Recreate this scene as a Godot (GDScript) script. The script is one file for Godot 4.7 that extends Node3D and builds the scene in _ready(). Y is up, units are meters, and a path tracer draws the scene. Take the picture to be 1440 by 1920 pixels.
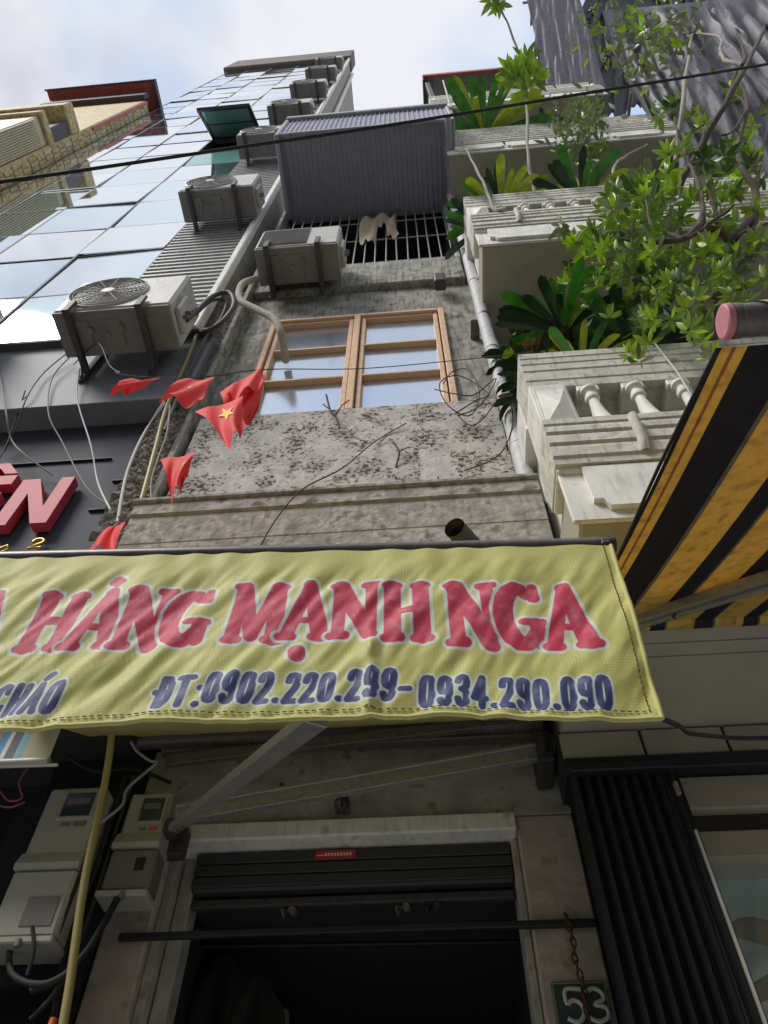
extends Node3D
# A narrow shop house between a glass block and a balconied house, seen looking steeply up from the pavement.

var M := {}
var used := {}
var rng := RandomNumberGenerator.new()

# ---------------------------------------------------------------- mesh builder
class MB:
	var v := PackedVector3Array()
	var n := PackedVector3Array()
	var t := PackedVector2Array()
	func tri(a: Vector3, b: Vector3, c: Vector3, ua := Vector2.ZERO, ub := Vector2.ZERO, uc := Vector2.ZERO) -> void:
		var nn := (c - a).cross(b - a).normalized()
		v.append_array([a, b, c]); n.append_array([nn, nn, nn]); t.append_array([ua, ub, uc])
	func quad(a: Vector3, b: Vector3, c: Vector3, d: Vector3) -> void:
		tri(a, b, c); tri(a, c, d)
	func qout(a: Vector3, b: Vector3, c: Vector3, d: Vector3, o: Vector3) -> void:
		if (c - a).cross(b - a).dot(o) < 0: quad(a, d, c, b)
		else: quad(a, b, c, d)
	func tout(a: Vector3, b: Vector3, c: Vector3, o: Vector3) -> void:
		if (c - a).cross(b - a).dot(o) < 0: tri(a, c, b)
		else: tri(a, b, c)
	func smooth(p: Array, nn: Array, uv: Array) -> void:   # one triangle with given normals, turned to match them
		var g: Vector3 = (p[2] - p[0]).cross(p[1] - p[0])
		var o := [0, 1, 2] if g.dot(nn[0] + nn[1] + nn[2]) >= 0 else [0, 2, 1]
		for i in o:
			v.append(p[i]); n.append(nn[i]); t.append(uv[i])
	func box(c: Vector3, s: Vector3, b := Basis(), bev := 0.004) -> MB:
		var h := s * 0.5
		bev = minf(bev, minf(h.x, minf(h.y, h.z)) * 0.45)
		for ax in 3:
			var u := (ax + 1) % 3
			var w := (ax + 2) % 3
			for sg in [-1.0, 1.0]:
				var pts := []
				for q in [[-1, -1], [1, -1], [1, 1], [-1, 1]]:
					var p := Vector3.ZERO
					p[ax] = sg * h[ax]; p[u] = q[0] * (h[u] - bev); p[w] = q[1] * (h[w] - bev)
					pts.append(c + b * p)
				var o := Vector3.ZERO
				o[ax] = sg
				qout(pts[0], pts[1], pts[2], pts[3], b * o)
				if bev > 0:
					for s2 in [-1.0, 1.0]:      # chamfer between axis ax and axis u
						var e := []
						for q in [[0, -1], [0, 1], [1, 1], [1, -1]]:
							var p := Vector3.ZERO
							p[ax] = sg * (h[ax] - (bev if q[0] else 0.0)); p[u] = s2 * (h[u] - (0.0 if q[0] else bev)); p[w] = q[1] * (h[w] - bev)
							e.append(c + b * p)
						var o2 := Vector3.ZERO
						o2[ax] = sg; o2[u] = s2
						qout(e[0], e[1], e[2], e[3], b * o2)
		if bev > 0:
			for i in 8:
				var s3 := Vector3(1 if i & 1 else -1, 1 if i & 2 else -1, 1 if i & 4 else -1)
				var k := s3 * (h - Vector3.ONE * bev)
				tout(c + b * (k + Vector3(s3.x * bev, 0, 0)), c + b * (k + Vector3(0, s3.y * bev, 0)), c + b * (k + Vector3(0, 0, s3.z * bev)), b * s3)
		return self
	func span(x0: float, x1: float, y0: float, y1: float, z0: float, z1: float, bev := 0.004) -> MB:
		return box(Vector3(x0 + x1, y0 + y1, z0 + z1) * 0.5, Vector3(absf(x1 - x0), absf(y1 - y0), absf(z1 - z0)), Basis(), bev)
	func bar(a: Vector3, b: Vector3, w: float, h: float, up := Vector3.UP, bev := 0.002) -> MB:
		var d := (b - a).normalized()
		var s := d.cross(up).normalized()
		if s.length() < 0.5: s = Vector3.RIGHT
		return box((a + b) * 0.5, Vector3(w, h, a.distance_to(b)), Basis(s, s.cross(d) * -1.0 if s.cross(d).dot(up) < 0 else s.cross(d), -d if Basis(s, s.cross(d), d).determinant() < 0 else d), bev)
	func tube(path: Array, r, seg := 8, caps := true) -> MB:
		var rings := []
		var side := Vector3.ZERO
		for i in path.size():
			var d: Vector3 = (path[mini(i + 1, path.size() - 1)] - path[maxi(i - 1, 0)]).normalized()
			if side == Vector3.ZERO: side = d.cross(Vector3(0.31, 0.17, 0.94) if absf(d.z) < 0.9 else Vector3.UP).normalized()
			side = (side - d * side.dot(d)).normalized()
			var up := d.cross(side)
			var rr: float = r[i] if r is Array else r
			var ring := []
			for k in seg:
				var a := TAU * k / seg
				var nn := side * cos(a) + up * sin(a)
				ring.append([path[i] + nn * rr, nn])
			rings.append(ring)
		for i in path.size() - 1:
			for k in seg:
				var k2 := (k + 1) % seg
				var A: Array = rings[i][k]; var B: Array = rings[i][k2]; var C: Array = rings[i + 1][k2]; var D: Array = rings[i + 1][k]
				var u0 := Vector2(float(k) / seg, i); var u1 := Vector2(float(k + 1) / seg, i); var u2 := Vector2(float(k + 1) / seg, i + 1); var u3 := Vector2(float(k) / seg, i + 1)
				smooth([A[0], B[0], C[0]], [A[1], B[1], C[1]], [u0, u1, u2])
				smooth([A[0], C[0], D[0]], [A[1], C[1], D[1]], [u0, u2, u3])
		if caps:
			for e in [0, path.size() - 1]:
				var o: Vector3 = (path[e] - path[1 if e == 0 else e - 1]).normalized()
				for k in range(1, seg - 1):
					tout(rings[e][0][0], rings[e][k][0], rings[e][k + 1][0], o)
		return self
	func lathe(prof: Array, at: Vector3, b := Basis(), seg := 14) -> MB:   # prof: [radius, height]
		for i in prof.size() - 1:
			var p: Array = prof[i]; var q: Array = prof[i + 1]
			var sl := Vector2(q[1] - p[1], p[0] - q[0]).normalized()
			for k in seg:
				var a0 := TAU * k / seg; var a1 := TAU * (k + 1) / seg
				var d0 := Vector3(cos(a0), 0, sin(a0)); var d1 := Vector3(cos(a1), 0, sin(a1))
				var n0 := b * (d0 * sl.x + Vector3.UP * sl.y); var n1 := b * (d1 * sl.x + Vector3.UP * sl.y)
				var A = at + b * (d0 * p[0] + Vector3.UP * p[1]); var B = at + b * (d1 * p[0] + Vector3.UP * p[1])
				var C = at + b * (d1 * q[0] + Vector3.UP * q[1]); var D = at + b * (d0 * q[0] + Vector3.UP * q[1])
				if p[0] > 0: smooth([A, B, C], [n0, n1, n1], [Vector2.ZERO, Vector2.ZERO, Vector2.ZERO])
				if q[0] > 0: smooth([A, C, D], [n0, n1, n0], [Vector2.ZERO, Vector2.ZERO, Vector2.ZERO])
		return self
	func prism(poly: PackedVector2Array, o: Vector3, ux: Vector3, uy: Vector3, dep: Vector3) -> MB:
		var idx := Geometry2D.triangulate_polygon(poly)
		var w := []
		for p in poly: w.append(o + ux * p.x + uy * p.y)
		for i in range(0, idx.size(), 3):
			tout(w[idx[i]], w[idx[i + 1]], w[idx[i + 2]], -dep)
			tout(w[idx[i]] + dep, w[idx[i + 1]] + dep, w[idx[i + 2]] + dep, dep)
		var cw := Geometry2D.is_polygon_clockwise(poly)
		for i in poly.size():
			var a := poly[i]; var c := poly[(i + 1) % poly.size()]
			var e := (c - a)
			var od := Vector2(e.y, -e.x) if not cw else Vector2(-e.y, e.x)
			# is_polygon_clockwise speaks of y down; test the middle just outside instead
			var mid := (a + c) * 0.5 + od.normalized() * 0.0005
			if Geometry2D.is_point_in_polygon(mid, poly): od = -od
			var j := (i + 1) % poly.size()
			qout(w[i], w[j], w[j] + dep, w[i] + dep, ux * od.x + uy * od.y)
		return self
	func sheet(nu: int, nv: int, f: Callable, nudge := 0.0) -> MB:
		var P := []
		for j in nv + 1:
			for i in nu + 1:
				P.append(f.call(float(i) / nu, float(j) / nv))
		var N := []
		for j in nv + 1:
			for i in nu + 1:
				var a: Vector3 = P[j * (nu + 1) + mini(i + 1, nu)] - P[j * (nu + 1) + maxi(i - 1, 0)]
				var b: Vector3 = P[mini(j + 1, nv) * (nu + 1) + i] - P[maxi(j - 1, 0) * (nu + 1) + i]
				N.append(b.cross(a).normalized())
		for j in nv:
			for i in nu:
				var q := [j * (nu + 1) + i, j * (nu + 1) + i + 1, (j + 1) * (nu + 1) + i + 1, (j + 1) * (nu + 1) + i]
				var uv := [Vector2(float(i) / nu, float(j) / nv), Vector2(float(i + 1) / nu, float(j) / nv), Vector2(float(i + 1) / nu, float(j + 1) / nv), Vector2(float(i) / nu, float(j + 1) / nv)]
				smooth([P[q[0]], P[q[1]], P[q[2]]], [N[q[0]], N[q[1]], N[q[2]]], [uv[0], uv[1], uv[2]])
				smooth([P[q[0]], P[q[2]], P[q[3]]], [N[q[0]], N[q[2]], N[q[3]]], [uv[0], uv[2], uv[3]])
		return self
	func add(o: MB, x := Transform3D()) -> MB:
		for i in o.v.size():
			v.append(x * o.v[i]); n.append((x.basis * o.n[i]).normalized()); t.append(o.t[i])
		return self
	func mesh(off := Vector3.ZERO) -> ArrayMesh:
		var vv := v.duplicate()
		if off != Vector3.ZERO:
			for i in vv.size(): vv[i] -= off
		var a := []
		a.resize(Mesh.ARRAY_MAX)
		a[Mesh.ARRAY_VERTEX] = vv; a[Mesh.ARRAY_NORMAL] = n; a[Mesh.ARRAY_TEX_UV] = t
		var m := ArrayMesh.new()
		m.add_surface_from_arrays(Mesh.PRIMITIVE_TRIANGLES, a)
		return m

func mb() -> MB: return MB.new()

# ---------------------------------------------------------------- scene tree helpers
func numbered(called: String) -> String:
	if not used.has(called):
		used[called] = 0
		return called
	used[called] += 1
	return "%s_%03d" % [called, used[called]]

func tag(o: Node, label: String, category := "", group := "", kind := "") -> Node:
	if label: o.set_meta("label", label)
	if category: o.set_meta("category", category)
	if group: o.set_meta("group", group)
	if kind: o.set_meta("kind", kind)
	return o

func thing(called: String, label: String, category: String, at := Vector3.ZERO, group := "") -> Node3D:
	var o := Node3D.new()
	o.name = numbered(called)
	add_child(o)
	o.position = at
	tag(o, label, category, group)
	return o

func gpos(p: Node) -> Vector3:
	var s := Vector3.ZERO
	while p != self:
		s += p.position
		p = p.get_parent()
	return s

func build(called: String, b: MB, m: Material, parent: Node = self) -> MeshInstance3D:   # world coordinates in, one mesh out
	var lo := b.v[0]
	var hi := b.v[0]
	for p in b.v:
		lo = lo.min(p); hi = hi.max(p)
	var c := (lo + hi) * 0.5
	if parent == self: c.y = lo.y
	var o := MeshInstance3D.new()
	o.name = numbered(called) if parent == self else called
	o.mesh = b.mesh(c)
	o.material_override = m
	parent.add_child(o, true)
	o.position = c - gpos(parent)
	return o

func place(called: String, mesh: Mesh, m: Material, parent: Node, x: Transform3D) -> MeshInstance3D:   # a shared mesh
	var o := MeshInstance3D.new()
	o.name = called
	o.mesh = mesh
	o.material_override = m
	parent.add_child(o, true)
	o.transform = x
	return o

func copy(o: Node3D, by: Vector3, label: String) -> Node3D:
	var c: Node3D = o.duplicate()
	c.name = numbered(String(o.name).trim_suffix("_" + String(o.name).get_slice("_", String(o.name).count("_"))) if String(o.name).right(3).is_valid_int() else String(o.name))
	add_child(c)
	c.position = o.position + by
	c.set_meta("label", label)
	return c

func curve(p: Array, k := 6) -> Array:    # Catmull-Rom
	var out := []
	for i in p.size() - 1:
		var a: Vector3 = p[maxi(i - 1, 0)]; var b: Vector3 = p[i]; var c: Vector3 = p[i + 1]; var d: Vector3 = p[mini(i + 2, p.size() - 1)]
		for j in k: out.append(b.cubic_interpolate(c, a, d, float(j) / k))
	out.append(p[-1])
	return out

# ---------------------------------------------------------------- materials
func ntex(sd: int, freq: float, cols: Array, oct := 5, size := 512, kind := FastNoiseLite.TYPE_SIMPLEX_SMOOTH, stretch := Vector2.ONE) -> NoiseTexture2D:
	var no := FastNoiseLite.new()
	no.seed = sd; no.frequency = freq; no.noise_type = kind; no.fractal_octaves = oct
	var g := Gradient.new()
	var off := PackedFloat32Array(); var cc := PackedColorArray()
	for c in cols:
		off.append(c[0]); cc.append(c[1])
	g.offsets = off; g.colors = cc
	var tx := NoiseTexture2D.new()
	tx.width = int(size * stretch.x); tx.height = int(size * stretch.y); tx.seamless = true; tx.noise = no; tx.color_ramp = g
	return tx

func ctone(c: Color, k: float) -> Color: return Color(clampf(c.r * k, 0, 1), clampf(c.g * k, 0, 1), clampf(c.b * k, 0, 1))

func mat(key: String, c: Color, rough := 0.8, metal := 0.0) -> StandardMaterial3D:
	var m := StandardMaterial3D.new()
	m.resource_name = key
	m.albedo_color = c; m.roughness = rough; m.metallic = metal
	M[key] = m
	return m

# a surface with cloudy tone changes of scale metres, plus fine grain and relief
func rough_mat(key: String, c: Color, spread: float, scale: float, rough := 0.9, bump := 0.3, sd := 1, dirt = null, dirt_from := 0.62) -> StandardMaterial3D:
	var m := mat(key, Color.WHITE, rough)
	var cols := [[0.0, ctone(c, 1.0 - spread)], [0.5, c], [dirt_from if dirt else 1.0, ctone(c, 1.0 + spread * 0.5)]]
	if dirt: cols.append_array([[1.0, dirt]])
	m.albedo_texture = ntex(sd, 0.012, cols, 6)
	m.uv1_triplanar = true; m.uv1_world_triplanar = true
	m.uv1_scale = Vector3.ONE / scale
	if bump > 0:
		m.heightmap_enabled = true
		m.heightmap_texture = ntex(sd + 50, 0.03, [[0.0, Color.BLACK], [1.0, Color.WHITE]], 6)
		m.heightmap_scale = bump
	return m

func grain(m: StandardMaterial3D, sd: int, scale: Vector3, lo: float, hi := 1.0, freq := 0.03, at := 0.5) -> void:   # a second, finer or streaky layer
	m.detail_enabled = true
	m.detail_blend_mode = BaseMaterial3D.BLEND_MODE_MUL
	m.detail_albedo = ntex(sd, freq, [[0.0, Color(lo, lo, lo)], [at, Color(hi, hi, hi)], [1.0, Color(hi, hi, hi)]], 5)
	m.detail_uv_layer = BaseMaterial3D.DETAIL_UV_2
	m.uv2_triplanar = true; m.uv2_world_triplanar = true
	m.uv2_scale = scale

func c8(r: int, g: int, b: int) -> Color: return Color(r / 255.0, g / 255.0, b / 255.0)

func mould_texture() -> ImageTexture:   # black mould in drifts of specks, over 2 m
	var S := 768
	var big := FastNoiseLite.new(); var fine := FastNoiseLite.new(); var tiny := FastNoiseLite.new()
	big.seed = 4; big.frequency = 0.011; big.fractal_octaves = 3
	fine.seed = 6; fine.frequency = 0.075; fine.fractal_octaves = 4
	tiny.seed = 7; tiny.frequency = 0.22; tiny.fractal_octaves = 2
	var im := Image.create_empty(S, S, false, Image.FORMAT_RGB8)
	for y in S:
		for x in S:
			var b := big.get_noise_2d(x, y)
			var f := fine.get_noise_2d(x, y * 1.1) + 0.45 * tiny.get_noise_2d(x, y)
			var k := smoothstep(0.33, 0.47, f + b * 0.66)
			var c := Color.WHITE.lerp(c8(222, 216, 212), smoothstep(-0.1, 0.35, b + 0.4 * f)).lerp(c8(64, 58, 57), k * 0.9)
			im.set_pixel(x, y, c)
	return ImageTexture.create_from_image(im)

func materials() -> void:
	var m: StandardMaterial3D
	m = rough_mat("old_concrete", c8(154, 151, 143), 0.22, 1.4, 0.92, 0.5, 3, c8(96, 90, 82), 0.66)
	grain(m, 4, Vector3(2.6, 0.35, 2.6), 0.62, 1.0, 0.02, 0.55)
	m = rough_mat("mouldy_concrete", c8(192, 187, 180), 0.1, 1.1, 0.95, 0.25, 8, c8(158, 142, 134), 0.62)
	m.detail_enabled = true
	m.detail_blend_mode = BaseMaterial3D.BLEND_MODE_MUL
	m.detail_albedo = mould_texture()
	m.detail_uv_layer = BaseMaterial3D.DETAIL_UV_2
	m.uv2_triplanar = true; m.uv2_world_triplanar = true
	m.uv2_scale = Vector3(0.5, 0.5, 0.5)
	m = rough_mat("ledge_concrete", c8(164, 158, 149), 0.2, 0.9, 0.92, 0.5, 12, c8(84, 74, 68), 0.62)
	grain(m, 13, Vector3(2.6, 0.5, 2.6), 0.8, 1.0, 0.02, 0.45)
	m = rough_mat("rough_mortar", c8(128, 122, 112), 0.35, 0.5, 0.97, 2.5, 15, c8(70, 64, 60), 0.6)
	m = rough_mat("pillar_plaster", c8(184, 173, 164), 0.1, 1.2, 0.9, 0.3, 18, c8(150, 136, 126), 0.66)
	m = rough_mat("wall_plaster", c8(172, 170, 162), 0.14, 1.2, 0.9, 0.3, 20, c8(112, 106, 98), 0.7)
	m = rough_mat("white_paint", c8(226, 224, 216), 0.07, 1.5, 0.7, 0.12, 22, c8(176, 170, 156), 0.76)
	grain(m, 23, Vector3(2.2, 0.3, 2.2), 0.86, 1.0, 0.02, 0.42)
	m = rough_mat("stained_paint", c8(202, 199, 187), 0.12, 1.0, 0.75, 0.2, 24, c8(126, 116, 102), 0.68)
	grain(m, 25, Vector3(2.4, 0.6, 2.4), 0.74, 1.0, 0.02, 0.42)
	m = rough_mat("cream_paint", c8(166, 161, 146), 0.06, 2.0, 0.7, 0.1, 27)
	m = rough_mat("beige_wall", c8(150, 147, 136), 0.07, 2.0, 0.8, 0.15, 29)
	m = rough_mat("stone_tile", c8(184, 164, 116), 0.22, 1.2, 0.7, 0.3, 31, c8(146, 128, 94), 0.6)
	m = rough_mat("beige_metal", c8(190, 182, 150), 0.08, 2.0, 0.6, 0.0, 33)
	m = rough_mat("red_roof", c8(176, 92, 82), 0.16, 1.0, 0.6, 0.0, 35)
	m = rough_mat("dark_fascia", c8(66, 62, 68), 0.1, 1.0, 0.6, 0.0, 36)
	m = rough_mat("brown_parapet", c8(104, 94, 86), 0.1, 2.0, 0.8, 0.0, 37)
	m = rough_mat("galvanised", c8(150, 150, 148), 0.12, 0.8, 0.45, 0.0, 39, c8(112, 108, 104), 0.72)
	m.metallic = 0.25
	m = rough_mat("slate_sheet", c8(152, 154, 168), 0.06, 1.2, 0.5, 0.0, 41)
	m = rough_mat("grey_panel", c8(118, 121, 128), 0.05, 1.5, 0.62, 0.0, 43)
	m = rough_mat("navy_board", c8(56, 60, 74), 0.06, 1.5, 0.75, 0.0, 45)
	m = rough_mat("ac_white", c8(186, 183, 177), 0.06, 1.6, 0.5, 0.0, 47, c8(160, 152, 140), 0.7)
	grain(m, 48, Vector3(2.5, 0.5, 2.5), 0.86, 1.0, 0.02, 0.42)
	m = rough_mat("ac_base", c8(128, 125, 122), 0.08, 1.5, 0.6, 0.0, 49)
	m = mat("ac_dark", c8(58, 56, 56), 0.5)
	m = rough_mat("bracket_steel", c8(70, 66, 66), 0.2, 0.3, 0.6, 0.0, 50, c8(92, 68, 54), 0.66)
	m = mat("black_iron", c8(34, 34, 38), 0.55)
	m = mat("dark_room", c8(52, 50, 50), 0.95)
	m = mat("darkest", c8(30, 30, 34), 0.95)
	m = mat("mirror_glass", c8(232, 242, 246), 0.02, 0.95)
	m = mat("mirror_glass_pale", c8(244, 248, 250), 0.03, 0.95)
	m = mat("mirror_glass_cool", c8(218, 236, 244), 0.02, 0.95)
	m = mat("teal_glass", c8(132, 186, 178), 0.12, 0.3)
	m = mat("window_glass", c8(212, 220, 230), 0.16, 0.85)
	m = mat("mullion", c8(66, 70, 76), 0.7)
	m = mat("open_frame", c8(60, 60, 64), 0.5, 0.2)
	# timber of the window
	m = mat("timber", Color.WHITE, 0.6)
	m.albedo_texture = ntex(60, 0.02, [[0.0, c8(190, 148, 114)], [0.5, c8(216, 180, 146)], [1.0, c8(230, 202, 174)]], 4)
	m.uv1_triplanar = true; m.uv1_world_triplanar = true; m.uv1_scale = Vector3(9, 1.2, 9)
	m = rough_mat("pvc_pipe", c8(188, 190, 192), 0.08, 0.6, 0.6, 0.0, 62, c8(126, 122, 118), 0.7)
	m = rough_mat("dark_pipe", c8(76, 76, 74), 0.12, 0.3, 0.6, 0.0, 63)
	m = rough_mat("wrap_tape", c8(168, 164, 150), 0.18, 0.2, 0.85, 0.3, 64)
	m = mat("cable_black", c8(28, 28, 30), 0.6)
	m = mat("wire_grey", c8(150, 148, 142), 0.7)
	m = mat("wire_white", c8(196, 194, 188), 0.6)
	m = mat("wire_dark", c8(58, 56, 54), 0.7)
	m = mat("wire_pink", c8(168, 92, 108), 0.6)
	m = rough_mat("tube_steel", c8(112, 106, 104), 0.16, 0.3, 0.4, 0.0, 66, c8(88, 74, 66), 0.64)
	m.metallic = 0.3
	m = rough_mat("aluminium_arm", c8(158, 156, 150), 0.14, 0.25, 0.42, 0.0, 67)
	m.metallic = 0.4
	m = mat("pink_cap", c8(206, 132, 146), 0.5)
	m = mat("sign_red", c8(186, 58, 78), 0.6)
	m = mat("sign_gold", c8(196, 160, 70), 0.35, 0.5)
	m = mat("meter_plastic", c8(170, 170, 158), 0.4)
	m = mat("meter_glass", c8(52, 64, 70), 0.08)
	m.metallic_specular = 0.7
	m = mat("meter_grey", c8(116, 114, 108), 0.5)
	m = mat("sticker_pink", c8(186, 96, 106), 0.6)
	m = mat("sticker_red", c8(186, 44, 56), 0.5)
	m = mat("sticker_white", c8(216, 206, 204), 0.6)
	m = mat("pole_yellow", c8(158, 146, 92), 0.5)
	m = mat("orange_plastic", c8(206, 104, 46), 0.5)
	m = mat("plate_green", c8(50, 72, 74), 0.4)
	m = mat("plate_white", c8(206, 206, 200), 0.5)
	m = rough_mat("rust_chain", c8(96, 62, 48), 0.3, 0.1, 0.8, 0.0, 70)
	m = rough_mat("tarp_grey", c8(106, 104, 112), 0.14, 1.2, 0.6, 0.4, 71, c8(92, 90, 96), 0.7)
	m = rough_mat("tarp_blue", c8(60, 62, 72), 0.2, 1.0, 0.55, 0.4, 72)
	m = rough_mat("cardboard_rag", c8(176, 160, 136), 0.2, 0.3, 0.95, 0.2, 73, c8(120, 104, 90), 0.66)
	m = rough_mat("asphalt", c8(136, 136, 136), 0.2, 1.0, 0.9, 0.4, 75)
	m = rough_mat("paving", c8(194, 193, 190), 0.2, 1.0, 0.9, 0.3, 76)
	m = rough_mat("bark", c8(92, 82, 74), 0.3, 0.2, 0.95, 0.6, 77)
	m = mat("fan_wood", c8(74, 60, 48), 0.5)
	m = rough_mat("bark_pale", c8(158, 150, 138), 0.2, 0.2, 0.9, 0.3, 78)
	m = rough_mat("soil", c8(64, 54, 46), 0.3, 0.3, 1.0, 0.4, 79)
	var g := [["leaf_bright", c8(170, 196, 70), c8(150, 176, 50)], ["leaf_mid", c8(136, 162, 76), c8(112, 138, 48)], ["leaf_dark", c8(84, 112, 58), c8(44, 66, 24)], ["leaf_grey", c8(146, 154, 122), c8(56, 66, 36)],
		["blade_green", c8(78, 128, 58), c8(66, 112, 34)], ["blade_dark", c8(40, 66, 42), c8(10, 22, 8)], ["blade_lime", c8(160, 174, 60), c8(120, 132, 30)], ["blade_orange", c8(216, 154, 34), c8(90, 60, 8)], ["blade_dead", c8(122, 98, 76), c8(30, 20, 12)]]
	var i := 0
	for q in g:
		m = mat(q[0], Color.WHITE, 0.42)
		m.albedo_texture = ntex(80 + i, 0.02, [[0.0, ctone(q[1], 0.72)], [0.5, q[1]], [1.0, ctone(q[1], 1.2)]], 3, 128)
		m.uv1_triplanar = true; m.uv1_world_triplanar = true; m.uv1_scale = Vector3.ONE * 3.0
		m.backlight_enabled = true; m.backlight = q[2]
		i += 1
	m = mat("shop_ceiling", c8(222, 240, 235), 0.7)
	m = mat("shop_glass", Color(0.85, 0.95, 0.92, 0.12), 0.03)
	m.transparency = BaseMaterial3D.TRANSPARENCY_ALPHA
	# cloth
	m = mat("flag_red", c8(222, 46, 44), 0.7)
	m.backlight_enabled = true; m.backlight = c8(120, 14, 12)
	m = mat("flag_star", c8(236, 196, 70), 0.7)
	m = mat("banner_hem", c8(206, 200, 128), 0.8)
	m = mat("awning_canvas", c8(206, 200, 128), 0.8)
	m.backlight_enabled = true; m.backlight = c8(120, 119, 108)
	m = mat("thread_dark", c8(72, 66, 40), 0.9)

# ---------------------------------------------------------------- lettering printed on cloth
var GL := {}
func glyphs() -> void:
	var s := 0.05
	GL = {
		"H": [[.17, .06, .17, .94, .085, .085], [.83, .06, .83, .94, .085, .085], [.17, .5, .83, .5, .06, .06], [.04, .045, .3, .045, s, s], [.7, .045, .97, .045, s, s], [.03, .95, .31, .95, .06, .06], [.69, .95, .97, .95, .06, .06]],
		"A": [[.52, .03, .14, .93, .06, .075], [.52, .03, .84, .93, .075, .1], [.3, .66, .72, .66, .045, .045], [.02, .95, .24, .95, .06, .06], [.68, .95, 1.0, .95, .06, .06]],
		"N": [[.14, .06, .14, .94, .07, .07], [.16, .06, .84, .97, .1, .085], [.86, .06, .86, .93, .065, .06], [.0, .045, .2, .045, s, s], [.72, .045, 1.0, .045, s, s], [.0, .95, .29, .95, .06, .06]],
		"M": [[.13, .06, .09, .94, .07, .07], [.16, .06, .46, .9, .075, .07], [.46, .9, .84, .06, .065, .07], [.86, .06, .9, .94, .08, .085], [.02, .045, .2, .045, s, s], [.8, .045, .98, .045, s, s], [.0, .95, .2, .95, .055, .055], [.76, .95, 1.0, .95, .06, .06]],
	}
	var arc := []
	for k in 13:
		var a := -0.95 - k * (TAU - 1.6) / 12.0
		arc.append(Vector2(.5 + .38 * cos(a), .5 + .42 * sin(a)))
	var g := []
	for k in 12: g.append([arc[k].x, arc[k].y, arc[k + 1].x, arc[k + 1].y, .07 + .03 * sin(PI * k / 12.0), .07 + .03 * sin(PI * (k + 1) / 12.0)])
	g.append_array([[.55, .6, .96, .6, .05, .05], [.84, .62, .84, .9, .075, .07], [.86, .04, .86, .22, .05, .06]])
	GL["G"] = g
	var thin := {
		"0": [[.5, .08, .66, .1, .78, .2, .82, .34, .82, .66, .78, .8, .66, .9, .5, .92, .34, .9, .22, .8, .18, .66, .18, .34, .22, .2, .34, .1, .5, .08]],
		"9": [[.5, .08, .68, .11, .8, .22, .81, .4, .72, .53, .5, .57, .3, .54, .2, .44, .19, .26, .3, .12, .5, .08], [.81, .3, .81, .7, .76, .83, .64, .91, .46, .92, .3, .89, .2, .79]],
		"2": [[.2, .3, .21, .2, .3, .11, .5, .08, .7, .11, .8, .22, .8, .36, .7, .52, .42, .72, .2, .91, .84, .91]],
		"3": [[.2, .24, .28, .12, .5, .08, .7, .12, .79, .24, .76, .38, .64, .46, .46, .48, .66, .51, .79, .6, .81, .76, .72, .88, .5, .92, .3, .89, .2, .77]],
		"4": [[.68, .92, .68, .08, .14, .7, .9, .7]],
		".": [[.3, .9, .36, .9]], "-": [[.12, .55, .88, .55]], ":": [[.4, .4, .42, .4], [.4, .9, .42, .9]],
		"DD": [[.22, .08, .22, .92, .5, .92, .78, .76, .8, .25, .52, .08, .22, .08], [-.08, .48, .45, .48]],
		"T": [[.06, .09, .94, .09], [.5, .09, .5, .92]],
		"c": [[.82, .28, .72, .12, .48, .08, .24, .18, .18, .5, .24, .82, .48, .92, .72, .88, .82, .7]],
		"h": [[.2, .08, .2, .92], [.8, .08, .8, .92], [.2, .5, .8, .5]],
		"a": [[.5, .08, .14, .92], [.5, .08, .86, .92], [.28, .64, .72, .64], [.55, -.1, .8, -.24]],
	}
	for k in thin:
		var out := []
		for line in thin[k]:
			for i in range(0, line.size() - 2, 2): out.append([line[i], line[i + 1], line[i + 2], line[i + 3], .088, .088])
		GL[k] = out

func draw_glyph(im: Image, g: String, x: float, y: float, w: float, h: float, shear: float, fill: Color, rim: Color, rim_w: float, fade: FastNoiseLite, extra := [], bold := 1.0) -> void:   # in pixels
	var seg: Array = GL[g].duplicate()
	seg.append_array(extra)
	var S := []
	var lo := Vector2(1e9, 1e9); var hi := -lo
	for q in seg:
		var a := Vector2(x + q[0] * w - (q[1] - 1.0) * shear, y + q[1] * h)
		var b := Vector2(x + q[2] * w - (q[3] - 1.0) * shear, y + q[3] * h)
		S.append([a, b - a, maxf((b - a).length_squared(), 0.01), q[4] * h * bold, (q[5] - q[4]) * h * bold])
		var r: float = maxf(q[4], q[5]) * h + rim_w + 2
		lo = lo.min(a - Vector2(r, r)).min(b - Vector2(r, r)); hi = hi.max(a + Vector2(r, r)).max(b + Vector2(r, r))
	for py in range(maxi(0, int(lo.y)), mini(im.get_height(), int(hi.y) + 1)):
		for px in range(maxi(0, int(lo.x)), mini(im.get_width(), int(hi.x) + 1)):
			var p := Vector2(px, py)
			var d := 1e9
			for q in S:
				var e: Vector2 = p - q[0]
				var k := clampf(e.dot(q[1]) / q[2], 0, 1)
				d = minf(d, (e - q[1] * k).length() - q[3] - q[4] * k)
			if d < rim_w + 1.5:
				var c := im.get_pixel(px, py)
				c = c.lerp(rim, clampf((rim_w + 1.5 - d) / 3.0, 0, 1) * 0.9)
				var f := fade.get_noise_2d(px, py)
				c = c.lerp(fill.lerp(rim, clampf(f * 0.5, 0.0, 0.32)), clampf(0.5 - d * 0.6, 0, 1))
				im.set_pixel(px, py, c)

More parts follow.
